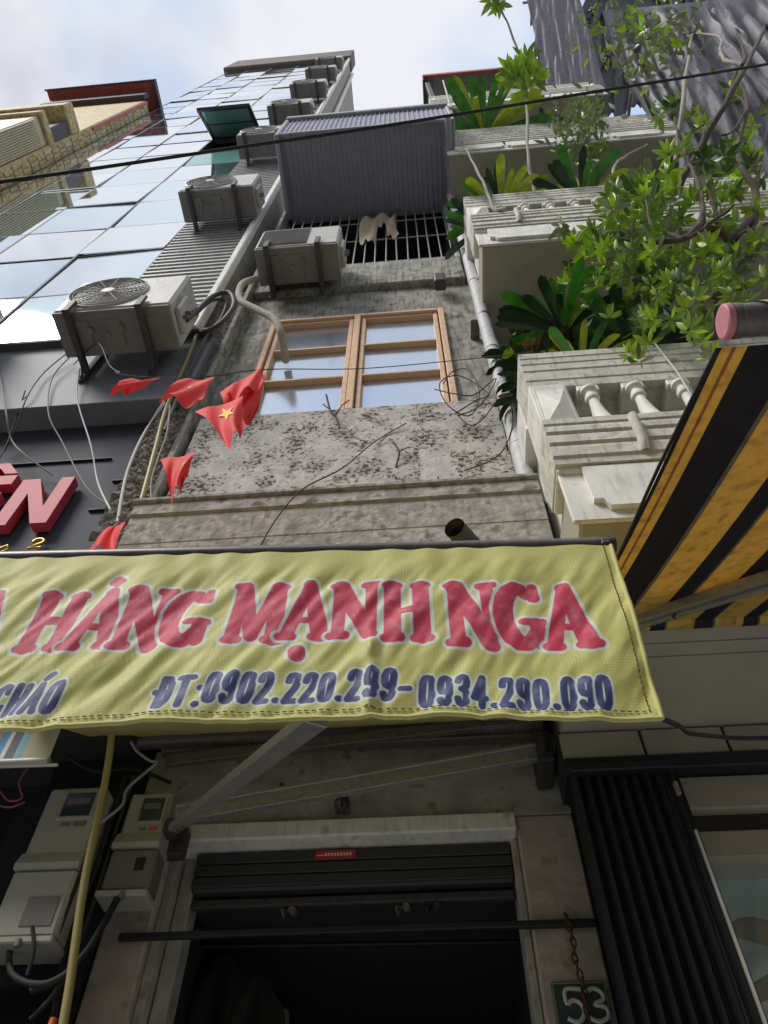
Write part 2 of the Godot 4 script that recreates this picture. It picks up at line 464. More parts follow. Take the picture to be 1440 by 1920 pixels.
func banner_texture() -> ImageTexture:
	var W := 2048; var H := 512
	var k := W / 1.887
	var base := c8(207, 204, 118)
	var im := Image.create_empty(W, H, false, Image.FORMAT_RGB8)
	im.fill(base)
	var no := FastNoiseLite.new()
	no.seed = 5; no.frequency = 0.004; no.fractal_octaves = 4
	for y in range(0, H, 4):          # faded, slightly blotchy cloth with a fine woven grid
		for x in range(0, W, 4):
			var f := no.get_noise_2d(x, y * 1.6)
			im.fill_rect(Rect2i(x, y, 4, 4), ctone(base, 1.0 + 0.09 * f).lerp(c8(220, 216, 170), clampf(f * 0.5, 0, 0.4)))
	for y in range(0, H, 7): im.fill_rect(Rect2i(0, y, W, 1), ctone(base, 0.9))
	for x in range(0, W, 7): im.fill_rect(Rect2i(x, 0, 1, H), ctone(base, 0.92))
	var fd := FastNoiseLite.new()
	fd.seed = 9; fd.frequency = 0.02; fd.fractal_octaves = 3
	var red := c8(206, 58, 84); var blue := c8(62, 66, 116); var rim := c8(214, 226, 218)
	for q in [["A", 0.008, .118, .108, .165], ["H", .163, .12, .086, .165], ["A", .247, .116, .1, .17], ["N", .342, .115, .085, .175], ["G", .425, .12, .088, .172], ["M", .557, .108, .098, .177], ["A", .655, .112, .093, .162], ["N", .753, .113, .087, .162], ["H", .855, .118, .085, .172], ["N", .98, .126, .09, .18], ["G", 1.075, .128, .09, .18], ["A", 1.165, .13, .095, .178]]:
		var ex := []
		if q[1] > 0.2 and q[1] < 0.3: ex = [[.42, -.17, .5, -.24, .045, .05], [.5, -.24, .6, -.19, .05, .045], [.6, -.19, .52, -.1, .045, .03]]
		if q[1] > 0.6 and q[1] < 0.7: ex = [[.4, 1.2, .42, 1.27, .085, .085]]
		draw_glyph(im, q[0], (q[1] + .55) * k, q[2] * k, q[3] * k, q[4] * k, 0.0, red, rim, 8.0, fd, ex, 1.14)
	var lines := [[["c", "h", "a", "0"], .168, .364, .0305, .076], [["DD", "T", ":"], .457, .368, .031, .078], [["0", "9", "0", "2", ".", "2", "2", "0", ".", "2", "9", "9"], .54, .36, .0292, .076], [["-"], .879, .372, .02, .07], [["0", "9", "3", "4", ".", "2", "9", "0", ".", "0", "9", "0"], .913, .378, .0303, .076]]
	for L in lines:
		var x: float = L[1]
		for g in L[0]:
			draw_glyph(im, g, (x + .55) * k, L[2] * k, L[3] * 0.86 * k, L[4] * k, 0.006 * k, blue, rim, 5.0, fd)
			x += L[3] * (0.62 if g == "." or g == ":" else 1.03)
	im.generate_mipmaps()
	return ImageTexture.create_from_image(im)

func stripes(cols: Array, w := 256) -> ImageTexture:   # [share of the repeat, colour]
	var im := Image.create_empty(w, 8, false, Image.FORMAT_RGB8)
	var x := 0.0
	for c in cols:
		im.fill_rect(Rect2i(int(x * w), 0, int(ceil(c[0] * w)) + 1, 8), c[1])
		x += c[0]
	return ImageTexture.create_from_image(im)

func v3(x: float, y: float, z: float) -> Vector3: return Vector3(x, y, z)

func sky_texture() -> ImageTexture:
	var W := 1536; var H := 768
	var n1 := FastNoiseLite.new()
	n1.seed = 21; n1.frequency = 1.5; n1.fractal_octaves = 6; n1.fractal_gain = 0.5
	var n2 := FastNoiseLite.new()
	n2.seed = 33; n2.frequency = 3.2; n2.fractal_octaves = 5
	var im := Image.create_empty(W, H, false, Image.FORMAT_RGB8)
	var blue := c8(186, 208, 240); var white := c8(232, 233, 240); var grey := c8(206, 208, 220)
	for y in H:
		var el := PI * (0.5 - (y + 0.5) / H)
		for x in W:
			if el < -0.05:
				im.set_pixel(x, y, c8(150, 150, 152)); continue
			var az := TAU * (x + 0.5) / W
			var d := Vector3(cos(el) * sin(az), sin(el) * 1.3, cos(el) * cos(az))
			var a := n1.get_noise_3dv(d * 1.1)
			var b := n2.get_noise_3dv(d)
			var cover := smoothstep(-0.42, 0.12, a + b * 0.25)
			var c := blue.lerp(white.lerp(grey, smoothstep(-0.1, 0.5, b - a * 0.3)), cover)
			im.set_pixel(x, y, c.lerp(c8(226, 230, 238), 0.5 * (1.0 - smoothstep(0.0, 0.5, el))))
	return ImageTexture.create_from_image(im)

func _ready() -> void:
	rng.seed = 11
	# ---- camera
	var cam := Camera3D.new()
	cam.name = "camera"
	cam.position = Vector3(0, 1.55, 0)
	cam.rotation = Vector3(deg_to_rad(54.32), deg_to_rad(5.19), deg_to_rad(0.70))
	cam.fov = 70.0
	cam.near = 0.05
	cam.far = 500.0
	add_child(cam)
	# ---- sky and light: bright broken cloud, a veiled sun high on the street side
	var sk := PanoramaSkyMaterial.new()
	sk.panorama = sky_texture()
	sk.energy_multiplier = 0.93
	var sky := Sky.new()
	sky.sky_material = sk
	var env := Environment.new()
	env.background_mode = Environment.BG_SKY
	env.sky = sky
	env.tonemap_mode = Environment.TONE_MAPPER_LINEAR
	env.tonemap_exposure = 1.15
	env.sdfgi_enabled = true; env.ssao_enabled = true; env.ssil_enabled = true
	var we := WorldEnvironment.new()
	we.name = "world_environment"
	we.environment = env
	add_child(we)
	var sun := DirectionalLight3D.new()
	sun.name = "sun"
	sun.light_color = Color(1.0, 0.985, 0.96)
	sun.light_energy = 0.85
	sun.light_angular_distance = 24.0
	sun.shadow_enabled = true
	add_child(sun)
	sun.look_at_from_position(Vector3(-0.68, 1.0, 0.62) * 20.0, Vector3.ZERO)

	materials()
	glyphs()
	ground()
	opposite_side()
	glass_building()
	left_tower()
	narrow_house()
	balconied_house()
	tarps()
	air_conditioners()
	banner_awning()
	striped_awning()
	shop_front_things()
	pipes_and_cables()
	flags()
	plants()
	trees()

# ---------------------------------------------------------------- setting
func ground() -> void:
	var m := mb()
	m.quad(v3(-200, -0.12, 200), v3(-200, -0.12, -200), v3(200, -0.12, -200), v3(200, -0.12, 200))
	tag(build("street", m, M.asphalt), "grey asphalt street in front of the houses", "street", "", "structure")
	tag(build("pavement", mb().span(-12, 12, -0.2, 0.0, -3.0, 0.9, 0.02), M.paving), "grey paved footpath along the shop fronts", "pavement", "", "structure")

# the other side of the narrow street, which shades the shopfronts from the low sky
func opposite_side() -> void:
	var spec := [[-13.0, -8.2, 9.0, "cream_paint", "cream house across the street, farthest left"], [-8.15, -4.1, 10.0, "grey_panel", "grey house across the street with wide windows"], [-4.05, -0.4, 8.2, "stained_paint", "stained house opposite the glass building"], [-0.35, 3.2, 9.2, "beige_wall", "beige house directly across from the narrow house"], [3.25, 8.0, 8.0, "white_paint", "white house across the street from the balconied house"], [8.05, 13.0, 9.6, "old_concrete", "bare concrete house across the street, farthest right"]]
	for q in spec:
		var t := thing("opposite_house", q[4], "house", v3((q[0] + q[1]) * 0.5, 0, 6.2))
		build("wall", mb().span(q[0], q[1], -0.1, q[2], 5.6, 14, 0.02), M[q[3]], t)
		build("roof", mb().span(q[0] - 0.1, q[1] + 0.1, q[2], q[2] + 0.2, 5.4, 14, 0.02), M.dark_fascia, t)
		for f in int((q[2] - 3.0) / 3.2):
			for k in 2:
				var x := lerpf(q[0], q[1], 0.27 + 0.46 * k)
				build("window", mb().span(x - 0.6, x + 0.6, 4.2 + f * 3.2, 5.8 + f * 3.2, 5.57, 5.61, 0.01), M.window_glass, t)
		build("shopfront", mb().span(q[0] + 0.3, q[1] - 0.3, 0, 2.9, 5.56, 5.61, 0.01), M.dark_room, t)

# ---------------------------------------------------------------- glass office building on the left
func glass_building() -> void:
	var t := thing("glass_building", "tall office building faced with pale reflecting glass panes", "building", v3(-3.5, 0, -2.0))
	build("body", mb().span(-5.6, -1.56, 3.72, 12.9, -2.05, -12, 0), M.dark_room, t)
	build("body", mb().span(-5.6, -1.56, 15.4, 29.8, -2.05, -12, 0), M.dark_room, t)
	build("body", mb().span(-5.6, -1.56, 12.9, 15.4, -3.2, -12, 0), M.dark_room, t)
	build("side_wall", mb().span(-1.558, -1.5, 6.3, 29.8, -1.88, -12, 0.01), M.beige_wall, t)
	build("parapet", mb().span(-5.7, -1.44, 29.8, 32.6, -1.72, -2.2, 0.03), M.brown_parapet, t)
	build("roof_slab", mb().span(-5.65, -1.5, 29.75, 29.95, -2.2, -12, 0), M.brown_parapet, t)
	build("corner_trim", mb().span(-1.53, -1.47, 6.37, 29.8, -1.78, -1.86, 0.01), M.white_paint, t)
	build("downpipe", mb().tube([v3(-1.44, 11.5, -2.25), v3(-1.44, 29.8, -2.25)], 0.05), M.white_paint, t)
	# glass: four columns, three panes to each storey
	var xs := [-5.55, -4.86, -4.07, -3.167, -2.29]
	var ys := []
	for f in 7:
		for r in [0.0, 1.14, 2.28]:
			ys.append(6.38 + f * 3.3 + r)
	ys.append(29.75)
	var pm := [M.mirror_glass, M.mirror_glass_pale, M.mirror_glass_cool]
	var ajar := {"2,4": 0.05, "1,5": 0.04, "3,2": 0.05, "2,9": 0.05, "1,11": 0.05, "2,13": 0.06, "3,11": 0.04, "0,14": 0.05, "3,15": 0.05, "1,16": 0.06, "2,18": 0.05, "3,7": 0.0}
	for i in 4:
		for j in ys.size() - 1:
			var w: float = xs[i + 1] - xs[i] - 0.03
			var h: float = ys[j + 1] - ys[j] - 0.03
			var c := v3((xs[i] + xs[i + 1]) * 0.5, (ys[j] + ys[j + 1]) * 0.5, -1.86)
			if i == 3 and j == 7: continue
			var tilt := Basis.from_euler(v3(rng.randfn(0, 0.008), rng.randfn(0, 0.007), 0))
			var key := "%d,%d" % [i, j]
			if ajar.has(key) and ajar[key] > 0:
				tilt = Basis.from_euler(v3(-0.3 * ajar[key], 0, 0))
				c.z += h * 0.15 * ajar[key] + 0.004
				build("open_sash", mb().box(c + tilt * v3(0, -h * 0.5 + 0.02, -0.02), v3(w, 0.026, 0.024), tilt, 0.004), M.open_frame, t)
			build("glass_pane", mb().box(c, v3(w, h, 0.012), tilt, 0.002), pm[rng.randi() % 3] if not (i == 3 and j == 6) else M.teal_glass, t)
	for x in xs: build("mullion", mb().span(x - 0.016, x + 0.016, 6.37, 29.75, -1.848, -1.93, 0.004), M.mullion, t)
	for j in ys.size():
		for i in 4: build("transom", mb().span(xs[i] + 0.017, xs[i + 1] - 0.017, ys[j] - 0.014, ys[j] + 0.014, -1.852, -1.93, 0.004), M.mullion, t)
	# one sash swung wide open
	var tb := Basis.from_euler(v3(-0.62, 0, 0))
	var hp := v3(-2.73, ys[8] - 0.02, -1.82)
	var sash := build("open_sash", mb().box(hp + tb * v3(0, -0.42, 0.0), v3(0.84, 0.03, 0.04), tb).box(hp + tb * v3(0, -0.85, 0.0), v3(0.84, 0.06, 0.05), tb).box(hp + tb * v3(0, 0, 0), v3(0.84, 0.05, 0.05), tb).box(hp + tb * v3(-0.4, -0.42, 0.0), v3(0.05, 0.85, 0.05), tb).box(hp + tb * v3(0.4, -0.42, 0), v3(0.05, 0.85, 0.05), tb), M.open_frame, t)
	build("pane", mb().box(hp + tb * v3(0, -0.42, -0.004), v3(0.78, 0.82, 0.012), tb, 0.002), M.teal_glass, sash)
	# ribbed metal cladding beside the glass
	var clad := mb()
	var y := 6.4
	while y < 29.7:
		var z := -1.86
		clad.qout(v3(-2.27, y, z), v3(-1.5, y, z), v3(-1.5, y + 0.05, z), v3(-2.27, y + 0.05, z), Vector3.BACK)
		clad.qout(v3(-2.27, y + 0.05, z), v3(-1.5, y + 0.05, z), v3(-1.5, y + 0.055, z + 0.035), v3(-2.27, y + 0.055, z + 0.035), Vector3.DOWN)
		clad.qout(v3(-2.27, y + 0.055, z + 0.035), v3(-1.5, y + 0.055, z + 0.035), v3(-1.5, y + 0.09, z + 0.035), v3(-2.27, y + 0.09, z + 0.035), Vector3.BACK)
		clad.qout(v3(-2.27, y + 0.09, z + 0.035), v3(-1.5, y + 0.09, z + 0.035), v3(-1.5, y + 0.1, z), v3(-2.27, y + 0.1, z), Vector3.UP)
		y += 0.1
	build("ribbed_cladding", clad, M.galvanised, t)
	# grey band over the sign, and the dark shop below
	build("grey_band", mb().span(-7.5, -1.36, 5.42, 6.36, -1.85, -2.3, 0.006), M.grey_panel, t)
	build("band_drip", mb().span(-7.5, -1.37, 6.34, 6.385, -1.80, -1.87, 0.006), M.mullion, t)
	var room := mb()
	room.span(-7.5, -1.45, 3.64, 3.72, -2.9, -8, 0).span(-7.5, -1.45, 0, 3.7, -7.9, -8, 0).span(-7.5, -1.45, 0.002, 0.02, -2.9, -8, 0).span(-1.47, -1.42, 0, 3.7, -2.9, -8, 0).span(-7.6, -7.5, 0, 3.7, -2.9, -8, 0)
	build("shop_room", room, M.darkest, t)
	build("shop_pier", mb().span(-1.76, -1.31, 0, 3.62, -2.78, -2.98, 0.01), M.darkest, t)
	build("shop_soffit", mb().span(-7.5, -1.36, 3.62, 3.7, -2.0, -2.98, 0.01), M.dark_room, t)
	# sign board with raised red letters
	var s := thing("shop_sign", "dark navy shop sign board with raised red letters over the left shop", "sign", v3(-3, 2.95, -2.0))
	build("board", mb().span(-7.5, -1.37, 3.72, 5.42, -2.0, -2.06, 0.005), M.navy_board, s)
	for q in [[-1.62, -1.42, 4.76], [-1.66, -1.46, 4.5], [-2.3, -1.7, 5.0]]: build("joint", mb().span(q[0], q[1], q[2], q[2] + 0.008, -1.985, -2.01, 0.001), M.cable_black, s)
	var N := PackedVector2Array([Vector2(0, 0), Vector2(.075, 0), Vector2(.075, .27), Vector2(.195, 0), Vector2(.275, 0), Vector2(.275, .4), Vector2(.205, .4), Vector2(.205, .14), Vector2(.09, .4), Vector2(0, .4)])
	build("letter", mb().prism(N, v3(-2.065, 4.335, -1.985), Vector3.RIGHT, Vector3.UP, v3(0, 0, 0.055)), M.sign_red, s)
	var Ee := PackedVector2Array([Vector2(0, 0), Vector2(.25, 0), Vector2(.25, .085), Vector2(.085, .085), Vector2(.085, .16), Vector2(.23, .16), Vector2(.23, .24), Vector2(.085, .24), Vector2(.085, .315), Vector2(.25, .315), Vector2(.25, .4), Vector2(0, .4)])
	build("letter", mb().prism(Ee, v3(-2.37, 4.39, -1.985), Vector3.RIGHT, Vector3.UP, v3(0, 0, 0.055)), M.sign_red, s)
	var hat := PackedVector2Array([Vector2(0, 0), Vector2(.07, 0), Vector2(.12, .06), Vector2(.17, 0), Vector2(.24, 0), Vector2(.15, .11), Vector2(.09, .11)])
	build("accent", mb().prism(hat, v3(-2.37, 4.81, -1.985), Vector3.RIGHT, Vector3.UP, v3(0, 0, 0.055)), M.sign_red, s)
	# gold emblem low on the board
	var two := []
	for k in 9:
		var a := PI - k * PI * 1.15 / 8
		two.append(v3(-1.8 + 0.026 * cos(a), 4.235 + 0.022 * sin(a), -1.97))
	two.append_array([v3(-1.83, 4.19, -1.97), v3(-1.77, 4.19, -1.97)])
	build("gold_numeral", mb().tube(two, 0.008, 6), M.sign_gold, s)
	build("gold_disc", mb().lathe([[0.0, 0.03], [0.05, 0.03], [0.062, 0.02], [0.066, 0.0], [0.0, 0.0]], v3(-1.79, 4.115, -2.0), Basis.from_euler(v3(PI / 2, 0, 0)), 24), M.sign_gold, s)
	build("gold_numeral", mb().tube([v3(-1.97, 4.2, -1.97), v3(-1.94, 4.22, -1.97), v3(-1.93, 4.19, -1.97), v3(-1.96, 4.16, -1.97), v3(-1.92, 4.16, -1.97)], 0.008, 6), M.sign_gold, s)

# ---------------------------------------------------------------- stone-faced tower beyond the glass
func left_tower() -> void:
	var t := thing("stone_tower", "ochre stone faced building with red metal roof beyond the glass building", "building", v3(-7, 0, -3))
	build("wall", mb().span(-8.0, -5.62, 0, 20.2, -1.62, -9, 0.02), M.stone_tile, t)
	# courses of stone on the flank
	for j in 26:
		for i in 3:
			if rng.randf() < 0.12: continue
			var y := 12.4 + j * 0.3
			var z := -1.66 - i * 0.07 - (0.03 if j % 2 else 0.0)
			build("stone", mb().span(-5.622, -5.6 - rng.randf() * 0.006, y, y + 0.27, z, z - 0.062, 0.008), M.stone_tile if rng.randf() < 0.75 else M.beige_metal, t)
	build("roof_sheet", func_roof(), M.red_roof, t)
	build("roof_edge", mb().span(-8.1, -5.5, 20.86, 21.0, -1.27, -1.31, 0.01), M.dark_fascia, t)
	build("roof_edge", mb().span(-5.56, -5.5, 20.8, 21.0, -1.31, -2.4, 0.01), M.dark_fascia, t)
	build("roof_beam", mb().span(-8.05, -5.65, 20.25, 20.78, -1.50, -1.6, 0.01), M.dark_fascia, t)
	build("flank_stripe", mb().span(-5.6, -5.585, 16.5, 20.2, -1.63, -1.70, 0.004), M.red_roof, t)
	# projecting balcony box of ribbed beige metal
	build("balcony_box", mb().span(-8.0, -5.66, 11.4, 14.5, -1.2, -1.62, 0.02), M.beige_metal, t)
	for k in 12: build("rib", mb().span(-5.66, -5.635, 11.42, 14.3, -1.215 - k * 0.033, -1.23 - k * 0.033, 0.002), M.beige_metal, t)
	build("balcony_cap", mb().span(-8.05, -5.6, 14.5, 14.7, -1.14, -1.66, 0.02), M.stone_tile, t)
	build("balcony_cap", mb().span(-8.05, -5.6, 15.5, 15.9, -1.16, -1.62, 0.02), M.stone_tile, t)
	build("balcony_shade", mb().span(-8.0, -5.63, 14.75, 15.45, -1.4, -1.63, 0.01), M.dark_fascia, t)
	for k in 6: build("baluster", mb().tube([v3(-5.64, 10.6, -1.24 - k * 0.07), v3(-5.64, 11.4, -1.24 - k * 0.07)], 0.016, 6), M.beige_metal, t)
	build("balcony_floor", mb().span(-8.0, -5.6, 10.4, 10.6, -1.18, -1.64, 0.02), M.stone_tile, t)

func func_roof() -> MB:
	var m := mb()
	for k in 48:
		var x := -8.05 + k * 0.052
		var yy := [0.0, 0.03]
		for h in 2:
			var a := x + h * 0.026
			m.qout(v3(a, 20.86 + yy[h], -1.3), v3(a + 0.026, 20.86 + yy[1 - h], -1.3), v3(a + 0.026, 20.86 + yy[1 - h], -2.6), v3(a, 20.86 + yy[h], -2.6), Vector3.DOWN)
	return m

# ---------------------------------------------------------------- the narrow house, number 53
func narrow_house() -> void:
	var t := thing("narrow_house", "narrow grey concrete shop house with stained ledge, timber window and dark shopfront", "house", v3(-0.4, 0, -2.8))
	build("upper_wall", mb().span(-1.28, -1.045, 5.3, 7.45, -2.0, -2.3, 0).span(0.25, 0.49, 5.3, 7.45, -2.0, -2.3, 0).span(-1.045, 0.25, 6.885, 7.45, -2.0, -2.3, 0), M.old_concrete, t)
	build("lintel_beam", mb().span(-1.28, 0.46, 7.452, 8.03, -1.94, -2.3, 0.012), M.old_concrete, t)
	build("rough_pier", mb().sheet(10, 120, func(u, v): return v3(-1.5 + 0.2 * u, 4.12 + 3.3 * v, -1.9 - 0.03 * u + 0.02 * sin(u * 40.0 + v * 71.0) * sin(v * 133.0))), M.rough_mortar, t)
	build("side_return", mb().span(-1.32, -1.282, 4.1, 10.9, -1.9, -3.0, 0.005), M.old_concrete, t)
	build("parapet", mb().span(-1.25, 0.46, 4.1, 5.292, -1.93, -2.3, 0.01), M.mouldy_concrete, t)
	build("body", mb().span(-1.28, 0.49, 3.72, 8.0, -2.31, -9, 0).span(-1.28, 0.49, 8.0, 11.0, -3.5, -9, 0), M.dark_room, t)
	# ledge with stepped mouldings
	var pr := PackedVector2Array([Vector2(-1.70, 4.1), Vector2(-1.70, 4.02), Vector2(-1.712, 4.012), Vector2(-1.714, 3.93), Vector2(-1.717, 3.84), Vector2(-1.720, 3.835), Vector2(-1.724, 3.66), Vector2(-2.8, 3.66), Vector2(-2.8, 4.1)])
	build("ledge", mb().prism(pr, v3(-1.22, 0, 0), Vector3.BACK, Vector3.UP, v3(1.703, 0, 0)), M.ledge_concrete, t)
	build("ledge_cap", mb().span(-1.235, 0.49, 4.095, 4.125, -1.685, -1.93, 0.01), M.old_concrete, t)
	# ground floor
	build("front_wall", mb().span(-1.305, 0.535, 3.27, 3.66, -2.8, -3.0, 0.004), M.wall_plaster, t)
	build("door_head", mb().span(-1.12, 0.3, 3.19, 3.268, -2.765, -3.0, 0.008), M.white_paint, t)
	build("pillar", mb().span(-1.305, -1.122, 0, 3.268, -2.8, -3.0, 0.008), M.pillar_plaster, t)
	build("pillar", mb().span(0.302, 0.535, 0, 3.268, -2.8, -3.0, 0.008), M.pillar_plaster, t)
	build("door_jamb", mb().span(-1.12, -1.085, 0, 3.188, -2.84, -3.0, 0.004), M.wall_plaster, t)
	build("door_jamb", mb().span(-1.08, -1.02, 0, 3.188, -2.9, -3.0, 0.004), M.wall_plaster, t)
	build("door_jamb", mb().span(0.272, 0.3, 0, 3.188, -2.84, -3.0, 0.004), M.wall_plaster, t)
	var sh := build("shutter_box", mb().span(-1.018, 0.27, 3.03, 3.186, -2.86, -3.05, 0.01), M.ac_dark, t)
	for k in 3: build("slat", mb().span(-1.016, 0.268, 3.04 + k * 0.048, 3.082 + k * 0.048, -2.848, -2.862, 0.006), M.ac_dark, sh)
	build("shutter_lath", mb().span(-1.018, 0.27, 2.985, 3.02, -2.9, -2.93, 0.006), M.bracket_steel, t)
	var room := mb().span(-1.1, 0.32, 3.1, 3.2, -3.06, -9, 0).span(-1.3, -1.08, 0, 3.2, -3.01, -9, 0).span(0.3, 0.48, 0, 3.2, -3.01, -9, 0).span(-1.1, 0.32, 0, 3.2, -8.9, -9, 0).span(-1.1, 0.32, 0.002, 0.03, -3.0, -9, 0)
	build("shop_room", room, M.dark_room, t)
	build("inner_partition", mb().span(-1.078, -0.78, 0, 3.0, -3.9, -3.95, 0.01), M.beige_wall, t)
	# window
	var w := build("window", mb().span(-1.04, -1.005, 5.31, 6.87, -1.965, -2.1).span(0.205, 0.245, 5.31, 6.87, -1.965, -2.1).span(-1.0, 0.2, 6.835, 6.87, -1.965, -2.1).span(-1.0, 0.2, 5.31, 5.345, -1.965, -2.1).span(-0.415, -0.37, 5.348, 6.832, -1.962, -2.08), M.timber, t)
	for side in 2:
		var x0: float = [-1.0, -0.367][side]
		var x1: float = [-0.418, 0.2][side]
		var sash := mb().span(x0 + 0.004, x0 + 0.036, 5.35, 6.83, -1.985, -2.05).span(x1 - 0.036, x1 - 0.004, 5.35, 6.83, -1.985, -2.05)
		for k in 4: sash.span(x0 + 0.037, x1 - 0.037, 5.35 + k * 0.485, 5.376 + k * 0.485, -1.987, -2.05)
		build("sash", sash, M.timber, w)
		for k in 3:
			var c := v3((x0 + x1) * 0.5, 5.6055 + k * 0.485, -2.03)
			build("pane", mb().box(c, v3(x1 - x0 - 0.07, 0.458, 0.006), Basis.from_euler(v3(rng.randfn(0, 0.006), rng.randfn(0, 0.006), 0)), 0.001), M.window_glass, w)
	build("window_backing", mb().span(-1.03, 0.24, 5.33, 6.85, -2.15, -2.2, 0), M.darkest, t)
	# top storey: open loggia under a ribbed metal canopy
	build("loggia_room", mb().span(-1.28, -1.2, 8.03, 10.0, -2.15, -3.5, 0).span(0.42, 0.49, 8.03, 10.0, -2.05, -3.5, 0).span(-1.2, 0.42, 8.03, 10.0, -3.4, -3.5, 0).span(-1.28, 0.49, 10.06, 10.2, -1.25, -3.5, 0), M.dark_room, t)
	var so := mb()
	var fa := mb()
	for k in 34:
		var x := -1.25 + k * 0.0525
		for q in [[0.0, 0.036, 0.0, 0.0], [0.036, 0.042, 0.0, 0.014], [0.042, 0.0475, 0.014, 0.014], [0.0475, 0.0525, 0.014, 0.0]]:
			so.qout(v3(x + q[0], 10.03 - q[2], -1.17), v3(x + q[1], 10.03 - q[3], -1.17), v3(x + q[1], 10.03 - q[3], -2.06), v3(x + q[0], 10.03 - q[2], -2.06), Vector3.DOWN)
			fa.qout(v3(x + q[0], 10.02, -1.165 + q[2]), v3(x + q[1], 10.02, -1.165 + q[3]), v3(x + q[1], 11.0, -1.165 + q[3]), v3(x + q[0], 11.0, -1.165 + q[2]), Vector3.BACK)
	build("canopy_soffit", so, M.slate_sheet, t)
	build("canopy_front", fa, M.slate_sheet, t)
	build("canopy_trim", mb().span(-1.29, 0.56, 10.98, 11.1, -1.12, -1.3, 0.01), M.galvanised, t)
	build("canopy_trim", mb().span(-1.30, -1.25, 9.96, 11.0, -1.14, -2.0, 0.01), M.slate_sheet, t)
	build("canopy_trim", mb().span(0.535, 0.575, 9.98, 11.0, -1.14, -2.0, 0.01), M.slate_sheet, t)
	build("canopy_lip", mb().span(-1.249, 0.534, 9.985, 10.03, -1.14, -1.168, 0.004), M.slate_sheet, t)
	build("roof", mb().span(-1.28, 0.56, 11.02, 11.08, -1.3, -9, 0), M.slate_sheet, t)
	# window bars across the loggia
	var g := thing("window_grille", "rusty white iron bars across the dark loggia under the ribbed canopy", "grille", v3(-0.4, 8.04, -1.99))
	for k in 17:
		var x := -1.19 + k * 0.1
		build("bar", mb().tube([v3(x, 8.03, -1.99), v3(x + rng.randfn(0, 0.005), 9.1, -1.988), v3(x, 10.0, -1.99)], 0.0075, 6), M.galvanised, g)
	for yy in [8.12, 8.22, 8.95, 9.6]: build("cross_bar", mb().tube([v3(-1.2, yy, -2.005), v3(0.44, yy, -2.005)], 0.009, 6), M.galvanised, g)
	build("corner_post", mb().span(0.425, 0.47, 8.03, 10.0, -1.97, -2.03, 0.005), M.pvc_pipe, g)
	var rag := mb()
	rag.sheet(16, 14, func(u, v):
		var drop: float = 0.95 if u < 0.4 else (0.42 if u < 0.72 else 0.8)
		drop += 0.1 * sin(u * 37.0) + 0.05 * sin(u * 91.0)
		return v3(-0.44 + 0.36 * u + 0.05 * sin(v * 3.0 + u * 4.0) * (u - 0.5), 9.72 - 0.05 * sin(u * 9.0) - drop * v, -1.965 + 0.02 * sin(u * 14.0 + v * 5.0)))
	tag(build("torn_rag", rag, M.cardboard_rag), "torn beige rag caught on the bars under the ribbed canopy", "rag")

